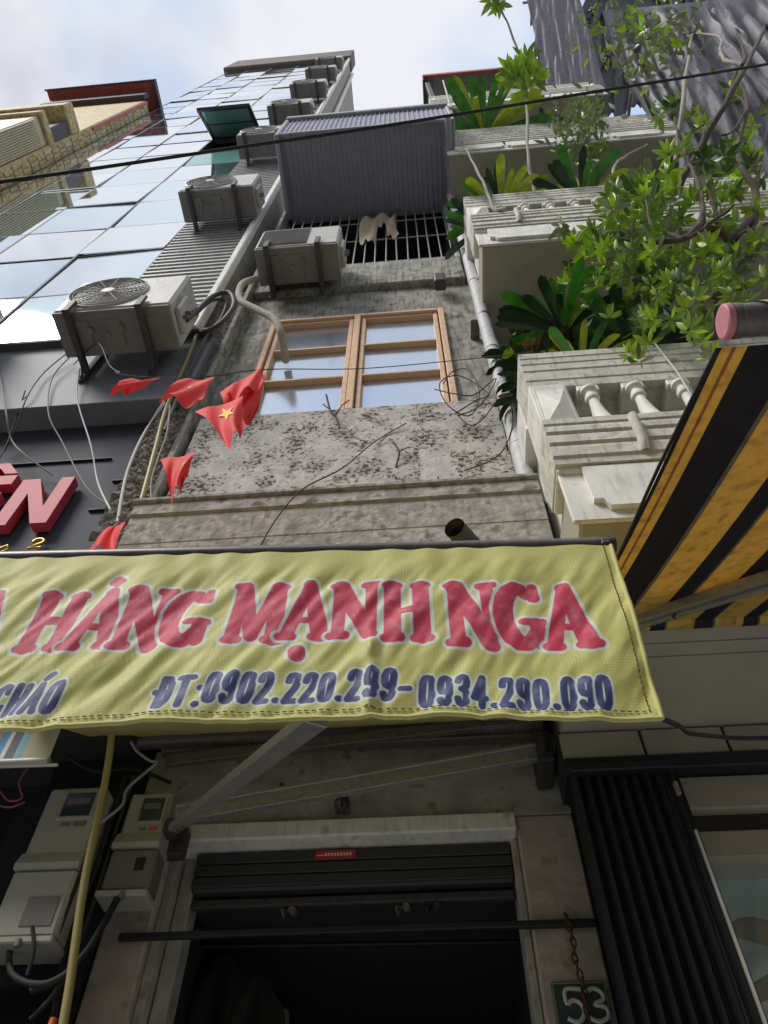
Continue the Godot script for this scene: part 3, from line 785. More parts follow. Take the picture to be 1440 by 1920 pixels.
# ---------------------------------------------------------------- white house with balconies
func balcony(t: Node3D, yt: float, x1: float) -> void:
	var y := yt - 4.67
	var b := build("balcony", mb().span(0.50, x1 - 0.02, y + 3.43, y + 3.70, -1.44, -2.52, 0.01), M.cream_paint, t)
	# moulded hand rail
	var pr := PackedVector2Array([Vector2(-1.40, 4.67), Vector2(-1.40, 4.62), Vector2(-1.404, 4.616), Vector2(-1.404, 4.57), Vector2(-1.408, 4.566), Vector2(-1.408, 4.51), Vector2(-1.413, 4.504), Vector2(-1.415, 4.43), Vector2(-1.42, 4.424), Vector2(-1.422, 4.37), Vector2(-1.60, 4.37), Vector2(-1.62, 4.67)])
	build("hand_rail", mb().prism(pr, v3(0.475, y, 0), Vector3.BACK, Vector3.UP, v3(x1 - 0.475, 0, 0)), M.stained_paint, b)
	build("side_rail", mb().span(0.478, 0.6, y + 4.38, y + 4.66, -1.622, -2.44, 0.01), M.white_paint, b)
	build("side_panel", mb().span(0.53, 0.57, y + 3.70, y + 4.38, -1.60, -2.44, 0.005), M.white_paint, b)
	# corner posts with a pyramid boss
	for px in [0.475, x1 - 0.155]:
		var post := build("corner_post", mb().span(px, px + 0.155, y + 3.70, y + 4.368, -1.408, -1.6, 0.006).span(px + 0.012, px + 0.143, y + 4.0, y + 4.34, -1.40, -1.409, 0.003), M.white_paint, b)
		var c := v3(px + 0.085, y + 4.12, -1.36)
		var k := [v3(px + 0.02, y + 4.02, -1.3995), v3(px + 0.135, y + 4.02, -1.3995), v3(px + 0.135, y + 4.3, -1.3995), v3(px + 0.02, y + 4.3, -1.3995)]
		var py := mb()
		for i in 4: py.tout(k[i], k[(i + 1) % 4], c, ((k[i] + k[(i + 1) % 4]) * 0.5 - c) + v3(0, 0, 0.1))
		build("boss", py, M.white_paint, post)
	# turned balusters
	var x := 0.72
	while x < x1 - 0.2:
		build("baluster", mb().lathe([[0.0, 0.0], [0.05, 0.0], [0.052, 0.012], [0.048, 0.03], [0.037, 0.08], [0.028, 0.14], [0.022, 0.2], [0.02, 0.235], [0.029, 0.245], [0.031, 0.258], [0.029, 0.272], [0.02, 0.28], [0.021, 0.30], [0.036, 0.315], [0.036, 0.33], [0.0, 0.33]], v3(x, y + 3.995, -1.432), Basis(), 16).span(x - 0.046, x + 0.046, y + 4.325, y + 4.372, -1.424, -1.55, 0.004), M.white_paint, b)
		x += 0.185
	# lower moulding, plain band with raised plaques
	var p2 := PackedVector2Array([Vector2(-1.37, 4.0), Vector2(-1.37, 3.965), Vector2(-1.377, 3.958), Vector2(-1.372, 3.94), Vector2(-1.372, 3.91), Vector2(-1.382, 3.90), Vector2(-1.376, 3.885), Vector2(-1.376, 3.84), Vector2(-1.386, 3.83), Vector2(-1.382, 3.81), Vector2(-1.383, 3.76), Vector2(-1.392, 3.75), Vector2(-1.394, 3.72), Vector2(-1.6, 3.72), Vector2(-1.6, 4.0)])
	build("base_moulding", mb().prism(p2, v3(0.47, y, 0), Vector3.BACK, Vector3.UP, v3(x1 - 0.465, 0, 0)), M.stained_paint, b)
	build("fascia", mb().span(0.478, x1 - 0.01, y + 3.43, y + 3.718, -1.425, -1.443, 0.003), M.white_paint, b)
	x = 0.56
	while x < x1 - 0.2:
		var w := minf(0.5, x1 - 0.06 - x)
		var pl := PackedVector2Array([Vector2(0, .04), Vector2(.03, .04), Vector2(.045, 0), Vector2(w - .045, 0), Vector2(w - .03, .04), Vector2(w, .04), Vector2(w, .235), Vector2(0, .235)])
		build("plaque", mb().prism(pl, v3(x, y + 3.475, -1.424), Vector3.RIGHT, Vector3.UP, v3(0, 0, 0.022)), M.white_paint, b)
		x += 0.53
	if yt < 9.0: build("drain_spout", mb().tube([v3(0.79, y + 3.765, -1.39), v3(0.79, y + 3.81, -1.362), v3(0.792, y + 3.955, -1.352)], 0.019, 12, false).tube([v3(0.79, y + 3.80, -1.362), v3(0.792, y + 3.954, -1.352)], 0.014, 12, false), M.stained_paint, b)
	# planter trough behind the rail
	build("planter", mb().span(0.64, x1 - 0.2, y + 4.45, y + 4.66, -1.63, -1.95, 0.01), M.stained_paint, b)
	build("soil", mb().span(0.66, x1 - 0.22, y + 4.6, y + 4.68, -1.65, -1.93, 0.01), M.soil, b)

func balconied_house() -> void:
	var t := thing("balconied_house", "white house with four planted balconies to the right of the narrow house", "house", v3(1.6, 0, -2.8))
	build("body", mb().span(0.53, 2.95, 3.5, 17.4, -2.45, -5.6, 0.01), M.beige_wall, t)
	for q in [[4.67, 2.75], [7.74, 2.8], [10.95, 2.85], [14.3, 2.9]]: balcony(t, q[0], q[1])
	for y in [4.6, 7.7, 10.9]:
		var d := build("balcony_door", mb().span(1.05, 1.95, y - 0.9, y + 1.4, -2.42, -2.46, 0.01), M.timber, t)
		for k in 2: build("pane", mb().span(1.12 + k * 0.4, 1.46 + k * 0.4, y - 0.1, y + 1.3, -2.405, -2.418, 0.002), M.window_glass, d)
	# top canopy
	build("roof_canopy", mb().span(0.52, 3.3, 17.62, 17.7, -1.45, -2.9, 0.01), M.galvanised, t)
	build("roof_fascia", mb().span(0.5, 3.32, 17.5, 17.75, -1.4, -1.45, 0.01), M.red_roof, t)
	build("roof_fascia", mb().span(0.5, 0.56, 17.45, 17.75, -1.45, -2.9, 0.01), M.dark_fascia, t)
	for k in 10: build("roof_rib", mb().span(0.7 + k * 0.27, 0.73 + k * 0.27, 17.58, 17.62, -1.46, -2.9, 0.004), M.galvanised, t)
	build("roof_post", mb().span(0.54, 0.62, 14.3, 17.5, -1.5, -1.58, 0.01), M.dark_fascia, t)
	# ground floor front, under the soffit of the lowest balcony
	for z in [-1.93, -2.0, -2.07]: build("soffit_groove", mb().span(0.52, 2.7, 3.422, 3.429, z, z - 0.03, 0.002), M.cream_paint, t)
	for k in 8: build("facing_panel", mb().span(0.49 + k * 0.322, 0.80 + k * 0.322, 3.302, 3.422, -2.48, -2.515, 0.006), M.cream_paint, t)
	build("panel_backing", mb().span(0.485, 3.0, 3.30, 3.44, -2.5, -2.7, 0), M.ac_dark, t)
	build("lintel", mb().span(0.485, 3.0, 3.238, 3.298, -2.47, -2.7, 0.004), M.black_iron, t)
	build("window_head", mb().span(0.893, 3.0, 3.10, 3.235, -2.53, -2.7, 0.006), M.cream_paint, t)
	build("window_head", mb().span(0.893, 3.0, 3.024, 3.097, -2.57, -2.7, 0.006), M.ac_dark, t)
	build("window_head", mb().span(0.893, 3.0, 2.92, 3.021, -2.54, -2.7, 0.006), M.cream_paint, t)
	build("shop_glass", mb().span(0.911, 3.0, 0.6, 2.918, -2.59, -2.598, 0.001), M.shop_glass, t)
	build("window_sill", mb().span(0.911, 3.0, 0.0, 0.6, -2.55, -2.7, 0.01), M.cream_paint, t)
	build("window_post", mb().span(0.88, 0.91, 0, 3.234, -2.52, -2.64, 0.004), M.black_iron, t)
	build("white_bead", mb().span(0.868, 0.877, 0.3, 2.97, -2.44, -2.46, 0.003), M.white_paint, t)
	build("shop_room", mb().span(0.62, 3.0, 3.15, 3.23, -2.71, -5.6, 0).span(0.8, 3.0, 0, 0.4, -5.4, -5.5, 0).span(0.62, 0.66, 0, 3.3, -2.72, -5.6, 0).span(2.98, 3.05, 0, 3.3, -2.45, -5.6, 0).span(0.5, 3.0, 0.002, 0.03, -2.6, -5.6, 0), M.shop_ceiling, t)
	build("gate_pier", mb().span(0.54, 0.6, 0, 3.3, -2.56, -6.5, 0).span(0.5, 0.878, 0, 3.23, -2.50, -2.53, 0), M.black_iron, t)
	build("ceiling_step", mb().span(0.8, 2.98, 3.02, 3.148, -3.5, -4.1, 0.01), M.shop_ceiling, t)
	var g := thing("folding_gate", "black folding iron gate beside the house number pillar", "gate", v3(0.68, 0, -2.47))
	for k in 17:
		var x := 0.493 + k * 0.0219
		build("slat", mb().box(v3(x + 0.01, 1.62, -2.455 - (0.018 if k % 2 else 0.0)), v3(0.0235, 3.2, 0.007), Basis.from_euler(v3(0, 0.9 if k % 2 else -0.9, 0)), 0.001), M.black_iron, g)
	build("head_rail", mb().span(0.487, 0.875, 3.205, 3.237, -2.42, -2.469, 0.004), M.black_iron, g)
	build("latch", mb().span(0.844, 0.859, 3.09, 3.14, -2.41, -2.43, 0.003), M.galvanised, g)
	var f := thing("ceiling_fan", "brown wooden ceiling fan seen through the lower right shop window", "fan", v3(1.5, 2.75, -3.2))
	build("motor", mb().lathe([[0.0, 0.1], [0.06, 0.1], [0.09, 0.06], [0.09, 0.0], [0.05, -0.04], [0.0, -0.05]], v3(1.5, 2.88, -3.2)), M.fan_wood, f)
	build("rod", mb().tube([v3(1.5, 2.96, -3.2), v3(1.5, 3.15, -3.2)], 0.014), M.fan_wood, f)
	for k in 4:
		var a := 2.62 + k * TAU / 4
		var bb := Basis.from_euler(v3(0.15, -a, 0))
		build("blade", mb().prism(PackedVector2Array([Vector2(.09, -.04), Vector2(.27, -.06), Vector2(.45, -.055), Vector2(.5, -.03), Vector2(.5, .03), Vector2(.45, .055), Vector2(.27, .06), Vector2(.09, .04)]), v3(1.5, 2.88, -3.2), bb.x, bb.z, v3(0, 0.012, 0)), M.fan_wood, f)

# ---------------------------------------------------------------- scaffold and sheeting on the far right
func tarps() -> void:
	var d := thing("scaffolded_building", "concrete building under scaffolding and sheeting at the far right", "building", v3(5, 0, -3))
	build("wall", mb().span(2.97, 10, 0, 17.0, -2.3, -9, 0.01), M.beige_wall, d)
	build("scaffold_pole", mb().tube([v3(2.5, 18.6, -0.45), v3(9, 18.6, -0.45)], 0.024, 8), M.galvanised, d)
	build("scaffold_pole", mb().tube([v3(2.8, 13.1, -0.6), v3(9, 13.1, -0.6)], 0.024, 8), M.galvanised, d)
	for x in [3.2, 5.0, 7.0]: build("scaffold_pole", mb().tube([v3(x, 0, -2.25), v3(x, 18.8, -2.25)], 0.024, 8), M.galvanised, d)
	for x in [3.2, 5.0, 7.0]:
		build("scaffold_arm", mb().tube([v3(x, 13.08, -2.25), v3(x, 13.08, -0.55)], 0.024, 8), M.galvanised, d)
		build("scaffold_arm", mb().tube([v3(x, 18.58, -2.25), v3(x, 18.58, -0.4)], 0.024, 8), M.galvanised, d)
	var no := FastNoiseLite.new()
	no.seed = 3; no.frequency = 1.0; no.fractal_octaves = 3
	var low := mb().sheet(220, 40, func(u, v):
		var x = 2.72 + 6.5 * u
		var f := no.get_noise_2d(x * 2.0, v * 0.7) * 0.2 + (0.5 - absf(no.get_noise_2d(x * 3.4 + v * 0.6, v * 0.9 + 9.0)) * 2.0) * 0.3
		var sag := sin(PI * v) * 0.25
		if v < 0.06: return v3(x, 13.1 + 0.09 * sin(v / 0.06 * PI * 1.4), -0.55 - 0.09 * cos(v / 0.06 * PI * 1.4))
		return v3(x, lerpf(13.05, 8.2, v) - sag + f * 0.8, lerpf(-0.58, -2.15, v) + f * 0.9))
	tag(build("grey_tarpaulin", low, M.tarp_grey), "grey tarpaulin hanging in folds from the scaffold, rolled along its front edge", "tarpaulin")
	var high := mb().sheet(200, 50, func(u, v):
		var x = 2.55 + 6.5 * u
		var f := no.get_noise_2d(x * 1.2 + 40.0, v * 1.2) * 0.4 + (0.5 - absf(no.get_noise_2d(x * 1.8 + v, v * 1.5 + 19.0)) * 2.0) * 0.75
		return v3(x + f * 0.3, lerpf(18.7, 15.8, v) + f * 1.0, lerpf(-0.4, -2.2, v) + f * 0.5))
	tag(build("blue_tarpaulin", high, M.tarp_blue), "crumpled blue grey tarpaulin draped highest on the scaffold, above the balconies", "tarpaulin")
	var pale := mb().sheet(60, 50, func(u, v):
		var x = 2.5 + 0.95 * u
		var f := no.get_noise_2d(x * 4.0 + 80.0, v * 1.4) * 0.26 + (0.5 - absf(no.get_noise_2d(x * 2.6 + v * 0.7, v * 0.9 + 3.0)) * 2.0) * 0.3
		return v3(x, lerpf(18.5, 15.6, v) - 0.25 + f, lerpf(-0.36, -1.75, v) + f * 0.6 + 0.05))
	tag(build("grey_tarpaulin", pale, M.tarp_grey), "narrow pale grey tarpaulin over the right end of the red roof canopy", "tarpaulin")

# ---------------------------------------------------------------- air conditioners
func air_con(label: String, x0: float, x1: float, y0: float, zf: float, h: float, d: float, wall: float, round_fan := true) -> Node3D:
	var t := thing("air_conditioner", label, "air conditioner", v3((x0 + x1) * 0.5, y0, zf - d), "air conditioner units on the facades")
	var w := x1 - x0
	build("casing", mb().span(x0, x1, y0, y0 + h, zf - d, zf, 0.018), M.ac_white, t)
	var base := mb().span(x0 + 0.006, x1 - 0.006, y0 - 0.022, y0 - 0.001, zf - d + 0.006, zf - 0.006, 0.006)
	for k in 3: base.span(x0 + 0.12 * w + k * 0.27 * w, x0 + 0.12 * w + k * 0.27 * w + 0.17 * w, y0 - 0.032, y0 - 0.022, zf - d + 0.06, zf - 0.06, 0.005)
	for k in 3: base.lathe([[0.0, -0.014], [0.018, -0.014], [0.02, 0.0], [0.0, 0.0]], v3(x0 + (0.3 + 0.13 * k) * w, y0 - 0.032, zf - d * (0.4 + 0.1 * (k % 2))), Basis(), 10)
	build("base_pan", base, M.ac_base, t)
	if round_fan:
		var c := v3(x0 + 0.37 * w, y0 + 0.5 * h, zf)
		var r := minf(0.44 * h, 0.34 * w)
		var face := Basis.from_euler(v3(PI / 2, 0, 0))
		build("fan_ring", mb().lathe([[r, 0.0], [r + 0.014, 0.0], [r + 0.014, 0.014], [r, 0.02], [r - 0.01, 0.004]], c, face, 36), M.ac_white, t)
		var fan := build("fan_recess", mb().lathe([[0.0, 0.002], [r, 0.002], [r, 0.0]], c, face, 36), M.ac_dark, t)
		for k in 3:
			var a := k * TAU / 3 + 0.4
			build("fan_blade", mb().box(c + v3(cos(a) * r * 0.5, sin(a) * r * 0.5, 0.004), v3(r * 0.9, r * 0.5, 0.004), Basis.from_euler(v3(0.0, 0.0, a)), 0.001), M.meter_grey, fan)
		var grille := mb()
		for k in 9:
			var rr := r * (0.2 + 0.8 * k / 8.0)
			var ring := []
			for i in 29: ring.append(c + v3(cos(TAU * i / 28.0) * rr, sin(TAU * i / 28.0) * rr, 0.02))
			grille.tube(ring, 0.0032, 5, false)
		for k in 12:
			var a := TAU * k / 12.0
			grille.tube([c + v3(cos(a) * r * 0.2, sin(a) * r * 0.2, 0.022), c + v3(cos(a) * r, sin(a) * r, 0.02)], 0.003, 5, false)
		build("fan_grille", grille, M.ac_base, t)
		build("fan_hub", mb().lathe([[0.0, 0.028], [r * 0.16, 0.026], [r * 0.2, 0.018], [0.0, 0.018]], c, face, 18), M.ac_white, t)
	else:
		build("fan_grille", mb().span(x0 + 0.03, x0 + 0.62 * w, y0 + 0.04, y0 + h - 0.03, zf, zf + 0.008, 0.003), M.ac_base, t)
		var louvre := mb()
		for k in 20: louvre.span(x0 + 0.035, x0 + 0.615 * w, y0 + 0.05 + k * (h - 0.1) / 20.0, y0 + 0.056 + k * (h - 0.1) / 20.0, zf + 0.008, zf + 0.013, 0.001)
		build("louvre", louvre, M.ac_base, t)
	build("valve_cover", mb().span(x1, x1 + 0.035, y0 + 0.04, y0 + 0.5 * h, zf - d + 0.08, zf - 0.05, 0.012), M.ac_white, t)
	for k in 2: build("valve", mb().tube([v3(x1 + 0.03, y0 + 0.07 + 0.07 * k, zf - 0.12), v3(x1 + 0.07, y0 + 0.07 + 0.07 * k, zf - 0.12)], 0.014, 8), M.tube_steel, t)
	for k in [0.16, 0.76]:
		var bx = x0 + k * w
		var br := build("bracket", mb().span(bx - 0.02, bx + 0.02, y0 - 0.075, y0 - 0.036, wall + 0.002, zf + 0.03, 0.004).span(bx - 0.021, bx + 0.021, y0 - 0.076, y0 + 0.09, zf + 0.012, zf + 0.032, 0.004).span(bx - 0.022, bx + 0.022, y0 - 0.18, y0 + 0.28, wall + 0.001, wall + 0.024, 0.004), M.bracket_steel, t)
		build("strut", mb().bar(v3(bx + 0.012, y0 - 0.17, wall + 0.02), v3(bx + 0.012, y0 - 0.07, wall + 0.14), 0.008, 0.02), M.bracket_steel, br)
		build("bolt", mb().lathe([[0.0, 0.012], [0.012, 0.012], [0.012, 0.0]], v3(bx, y0 - 0.15, wall + 0.024), Basis.from_euler(v3(PI / 2, 0, 0)), 6), M.ac_dark, br)
	return t

func air_conditioners() -> void:
	var a := air_con("grimy white air conditioner with round fan just above the grey band, the lowest one", -2.2, -1.455, 5.9, -1.45, 0.55, 0.3, -1.85)
	var lab := ["white air conditioner with round fan beside the glass panes, second from the bottom", "grey air conditioner behind the black cable, third from the bottom beside the open sash", "air conditioner just above the left corner of the ribbed canopy, fourth from the bottom", "air conditioner fifth from the bottom on the ribbed cladding strip", "air conditioner sixth from the bottom, second below the brown parapet", "topmost yellowish air conditioner right under the brown parapet"]
	var ys := [9.18, 12.48, 15.5, 18.85, 22.2, 25.2]
	for i in 6: copy(a, v3(0, ys[i] - 5.9, 0), lab[i])
	air_con("dirty air conditioner with square grille on the narrow house above its timber window", -1.2, -0.53, 7.42, -1.58, 0.5, 0.3, -1.94, false)
	# the bracket of one more unit, just left of the picture
	air_con("air conditioner off the left edge with only its bracket in frame", -3.72, -2.98, 6.2, -1.45, 0.55, 0.3, -1.85)

# ---------------------------------------------------------------- cloth banner on its awning bar
func banner_point(u: float, v: float, no: FastNoiseLite) -> Vector3:   # u along the bar from the picture's left edge, v down, metres
	var dir := v3(0.99896, 0, -0.04566)
	var nor := v3(0.04566, 0, 0.99896)
	var k := smoothstep(0.0, 0.12, v)
	var f := no.get_noise_2d((u + v * 0.55) * 6.0, v * 1.6) * 0.012 + no.get_noise_2d((u + v * 0.5) * 15.0 + 30.0, v * 4.0) * 0.005
	var p := sin(u * 62.0 + sin(u * 13.0) * 2.0) * 0.002 * (1.0 - smoothstep(0.0, 0.14, v))
	f += 0.012 * exp(-pow((u - 0.83) / 0.012, 2.0)) * smoothstep(0.2, 0.3, v)
	var hang := 0.462 + 0.008 * sin(u * 5.2 + 0.6) + 0.004 * sin(u * 11.0) - 0.008 * smoothstep(1.1, 1.337, u)
	return v3(-0.94, 2.8, -0.957) + dir * (u - 0.055 * v * smoothstep(0.9, 1.337, u)) + Vector3.DOWN * (0.019 + v / 0.465 * (hang - 0.013)) + nor * (f * k + p + 0.016)

func banner_awning() -> void:
	var t := thing("shop_awning", "yellow cloth awning on a steel bar above the dark shopfront of the narrow house", "awning", v3(-0.3, 2.4, -1.0))
	var L := v3(-1.6, 2.8, -0.927)
	var R := v3(0.398, 2.8, -1.018)
	build("front_bar", mb().tube([L, L.lerp(R, 0.3), L.lerp(R, 0.7), R], 0.0165, 12), M.tube_steel, t)
	build("bar_end", mb().tube([R, R + v3(0.012, 0, -0.0005)], 0.02, 12).box(R + v3(-0.01, -0.006, 0.012), v3(0.02, 0.02, 0.014)), M.ac_dark, t)
	build("bar_clip", mb().tube([R + v3(-0.045, 0, 0), R + v3(-0.02, 0, 0)], 0.019, 12), M.tube_steel, t)
	var canvas := mb().sheet(40, 30, func(u, v): return v3(lerpf(-1.55, 0.38, u), lerpf(2.812, 3.68, v) - 0.06 * sin(PI * v) + 0.01 * sin(u * 50.0) * sin(PI * v), lerpf(-0.93 - 0.09 * u, -2.72, v)))
	build("canopy_cloth", canvas, M.awning_canvas, t)
	build("roller", mb().tube([v3(-1.6, 3.66, -2.72), v3(0.47, 3.66, -2.72)], 0.04, 14), M.tube_steel, t)
	# folding arms
	var arm := build("arm", mb().bar(v3(-1.055, 3.16, -2.62), v3(-0.22, 2.44, -1.10), 0.045, 0.03), M.aluminium_arm, t)
	build("arm_ridge", mb().bar(v3(-1.05, 3.182, -2.615), v3(-0.22, 2.462, -1.10), 0.016, 0.014), M.aluminium_arm, arm)
	build("arm_joint", mb().tube([v3(-1.075, 3.14, -2.64), v3(-1.075, 3.2, -2.64)], 0.03, 12).span(-1.12, -1.03, 3.10, 3.22, -2.70, -2.76, 0.006), M.bracket_steel, arm)
	for k in 2: build("bolt", mb().tube([v3(-1.0 + k * 0.05, 3.098 - k * 0.043, -2.545 + k * 0.09), v3(-1.0 + k * 0.05, 3.12 - k * 0.043, -2.52 + k * 0.09)], 0.008, 6), M.ac_dark, arm)
	build("arm_tip", mb().bar(v3(-0.22, 2.44, -1.10), v3(-0.22, 2.77, -0.99), 0.03, 0.02), M.aluminium_arm, arm)
	var a2 := build("arm", mb().bar(v3(0.43, 3.45, -2.64), v3(-1.05, 3.20, -2.60), 0.035, 0.07).bar(v3(0.43, 3.475, -2.615), v3(-1.05, 3.225, -2.575), 0.014, 0.014), M.aluminium_arm, t)
	build("arm_joint", mb().span(0.41, 0.475, 3.37, 3.52, -2.58, -2.79, 0.006).tube([v3(0.44, 3.40, -2.6), v3(0.44, 3.5, -2.6)], 0.03, 12), M.ac_dark, a2)
	build("arm", mb().bar(v3(-1.18, 3.50, -2.66), v3(0.20, 3.62, -2.66), 0.03, 0.05), M.tube_steel, t)
	build("wall_rail", mb().span(-1.25, 0.45, 3.60, 3.65, -2.72, -2.78, 0.006), M.tube_steel, t)
	# the printed valance is a sheet of its own, laced to the bar
	var no := FastNoiseLite.new()
	no.seed = 14; no.frequency = 1.0; no.fractal_octaves = 3
	var b := mb().sheet(300, 84, func(u, v): return banner_point(-0.55 + 1.887 * u, 0.465 * v, no))
	var m := mat("banner_cloth", Color(1, 1, 1), 0.62)
	m.albedo_texture = banner_texture()
	m.backlight_enabled = true; m.backlight = c8(60, 58, 24)
	var ban := build("printed_banner", b, m)
	tag(ban, "yellow green cloth banner with red shop name and dark blue phone numbers", "banner")
	var hem := []
	var side := []
	for k in 91: hem.append(banner_point(-0.55 + 1.887 * k / 90.0, 0.465, no))
	for k in 31: side.append(banner_point(1.337, 0.465 * k / 30.0, no))
	build("hem", mb().tube(hem, 0.0045, 6), M.banner_hem, ban)
	build("hem", mb().tube(side, 0.0045, 6), M.banner_hem, ban)
	var st := mb()
	for k in 150:
		var u := -0.55 + 1.87 * k / 150.0
		st.tube([banner_point(u, 0.449, no) + v3(0, 0, 0.002), banner_point(u + 0.007, 0.449, no) + v3(0, 0, 0.002)], 0.0011, 4)
	for k in 38:
		var v := 0.455 * k / 38.0
		st.tube([banner_point(1.32, v, no) + v3(0, 0, 0.002), banner_point(1.32, v + 0.007, no) + v3(0, 0, 0.002)], 0.0013, 4)
	build("stitching", st, M.thread_dark, ban).set_meta("kind", "stuff")

# ---------------------------------------------------------------- black and yellow awning of the neighbour
func striped_awning() -> void:
	var t := thing("striped_awning", "black and yellow striped retractable awning with pink end cap at the right", "awning", v3(1.6, 3.2, -1.7))
	var ye := c8(212, 176, 88); var bl := c8(28, 28, 36); var gy := c8(96, 94, 90); var br := c8(140, 96, 50)
	var m := mat("awning_stripes", Color.WHITE, 0.7)
	var run := [[0.006, bl], [0.011, ye], [0.004, br], [0.012, ye], [0.055, bl], [0.0065, gy]]   # shares of the whole width
	var tot := 0.0
	for q in run: tot += q[0]
	var kk := 0
	while tot < 1.0:
		run.append_array([[0.058, ye], [0.03 + 0.008 * (kk % 2), bl], [0.0045, gy]])
		tot += 0.0925 + 0.008 * (kk % 2)
		kk += 1
	m.albedo_texture = stripes(run, 2048)
	m.backlight_enabled = true; m.backlight = c8(150, 122, 70)
	m.detail_enabled = true
	m.detail_blend_mode = BaseMaterial3D.BLEND_MODE_MUL
	m.detail_albedo = ntex(140, 0.02, [[0.0, Color(0.7, 0.66, 0.6)], [0.5, Color.WHITE], [1.0, Color.WHITE]], 5)
	m.detail_uv_layer = BaseMaterial3D.DETAIL_UV_2
	m.uv2_triplanar = true; m.uv2_world_triplanar = true; m.uv2_scale = Vector3.ONE * 1.6
	# the cloth rises from the front tube to a roller under the lowest balcony
	var cloth := mb().sheet(90, 24, func(u, v): return v3(0.505 + 1.6 * u, lerpf(2.705, 3.385, v) - 0.025 * sin(PI * v) + 0.003 * sin(u * 90.0) * v, lerpf(-0.532, -1.87, v)))
	for i in cloth.t.size(): cloth.t[i] = Vector2(cloth.t[i].x, cloth.t[i].y)
	build("cloth", cloth, m, t)
	build("cloth_edge", mb().tube(curve([v3(0.505, 2.70, -0.532), v3(0.505, 2.87, -0.87), v3(0.505, 3.02, -1.2), v3(0.505, 3.195, -1.53), v3(0.505, 3.38, -1.87)], 3), 0.004, 6), M.cable_black, t)
	build("front_tube", mb().tube([v3(0.522, 2.712, -0.49), v3(2.1, 2.712, -0.49)], 0.028, 18), M.tube_steel, t)
	build("end_cap", mb().lathe([[0.0, 0.005], [0.026, 0.005], [0.0295, 0.003], [0.0305, -0.005], [0.028, -0.008], [0.0, -0.008]], v3(0.514, 2.712, -0.49), Basis.from_euler(v3(0, 0, PI / 2)), 28), M.pink_cap, t)
	build("cap_collar", mb().lathe([[0.0285, 0.0], [0.0295, 0.002], [0.0295, 0.012], [0.0285, 0.014]], v3(0.538, 2.712, -0.49), Basis.from_euler(v3(0, 0, PI / 2)), 28), M.tube_steel, t)
	build("valance", mb().sheet(40, 8, func(u, v): return v3(0.552 + 0.05 * v + 1.5 * u, 2.712 - 0.031 * sin(lerpf(-0.9, 1.25, v)) - 0.004 * v, -0.49 + 0.031 * cos(lerpf(-0.9, 1.25, v)))), M.banner_hem, t)
	var ro := mb().tube([v3(0.51, 3.385, -1.84), v3(2.1, 3.385, -1.84)], 0.036, 18, false)
	for i in ro.t.size(): ro.t[i] = Vector2((ro.v[i].x - 0.505) / 1.6, 0.5)
	build("roller", ro, m, t)
	var arm := build("arm", mb().bar(v3(0.64, 3.345, -1.82), v3(1.19, 2.86, -1.05), 0.042, 0.035), M.aluminium_arm, t)
	build("arm_ridge", mb().bar(v3(0.64, 3.32, -1.825), v3(1.19, 2.835, -1.055), 0.014, 0.012), M.aluminium_arm, arm)
	build("arm_rivet", mb().lathe([[0.0, 0.004], [0.01, 0.004], [0.011, 0.0]], v3(0.76, 3.21, -1.65), Basis.from_euler(v3(PI, 0, 0)), 10), M.ac_dark, arm)

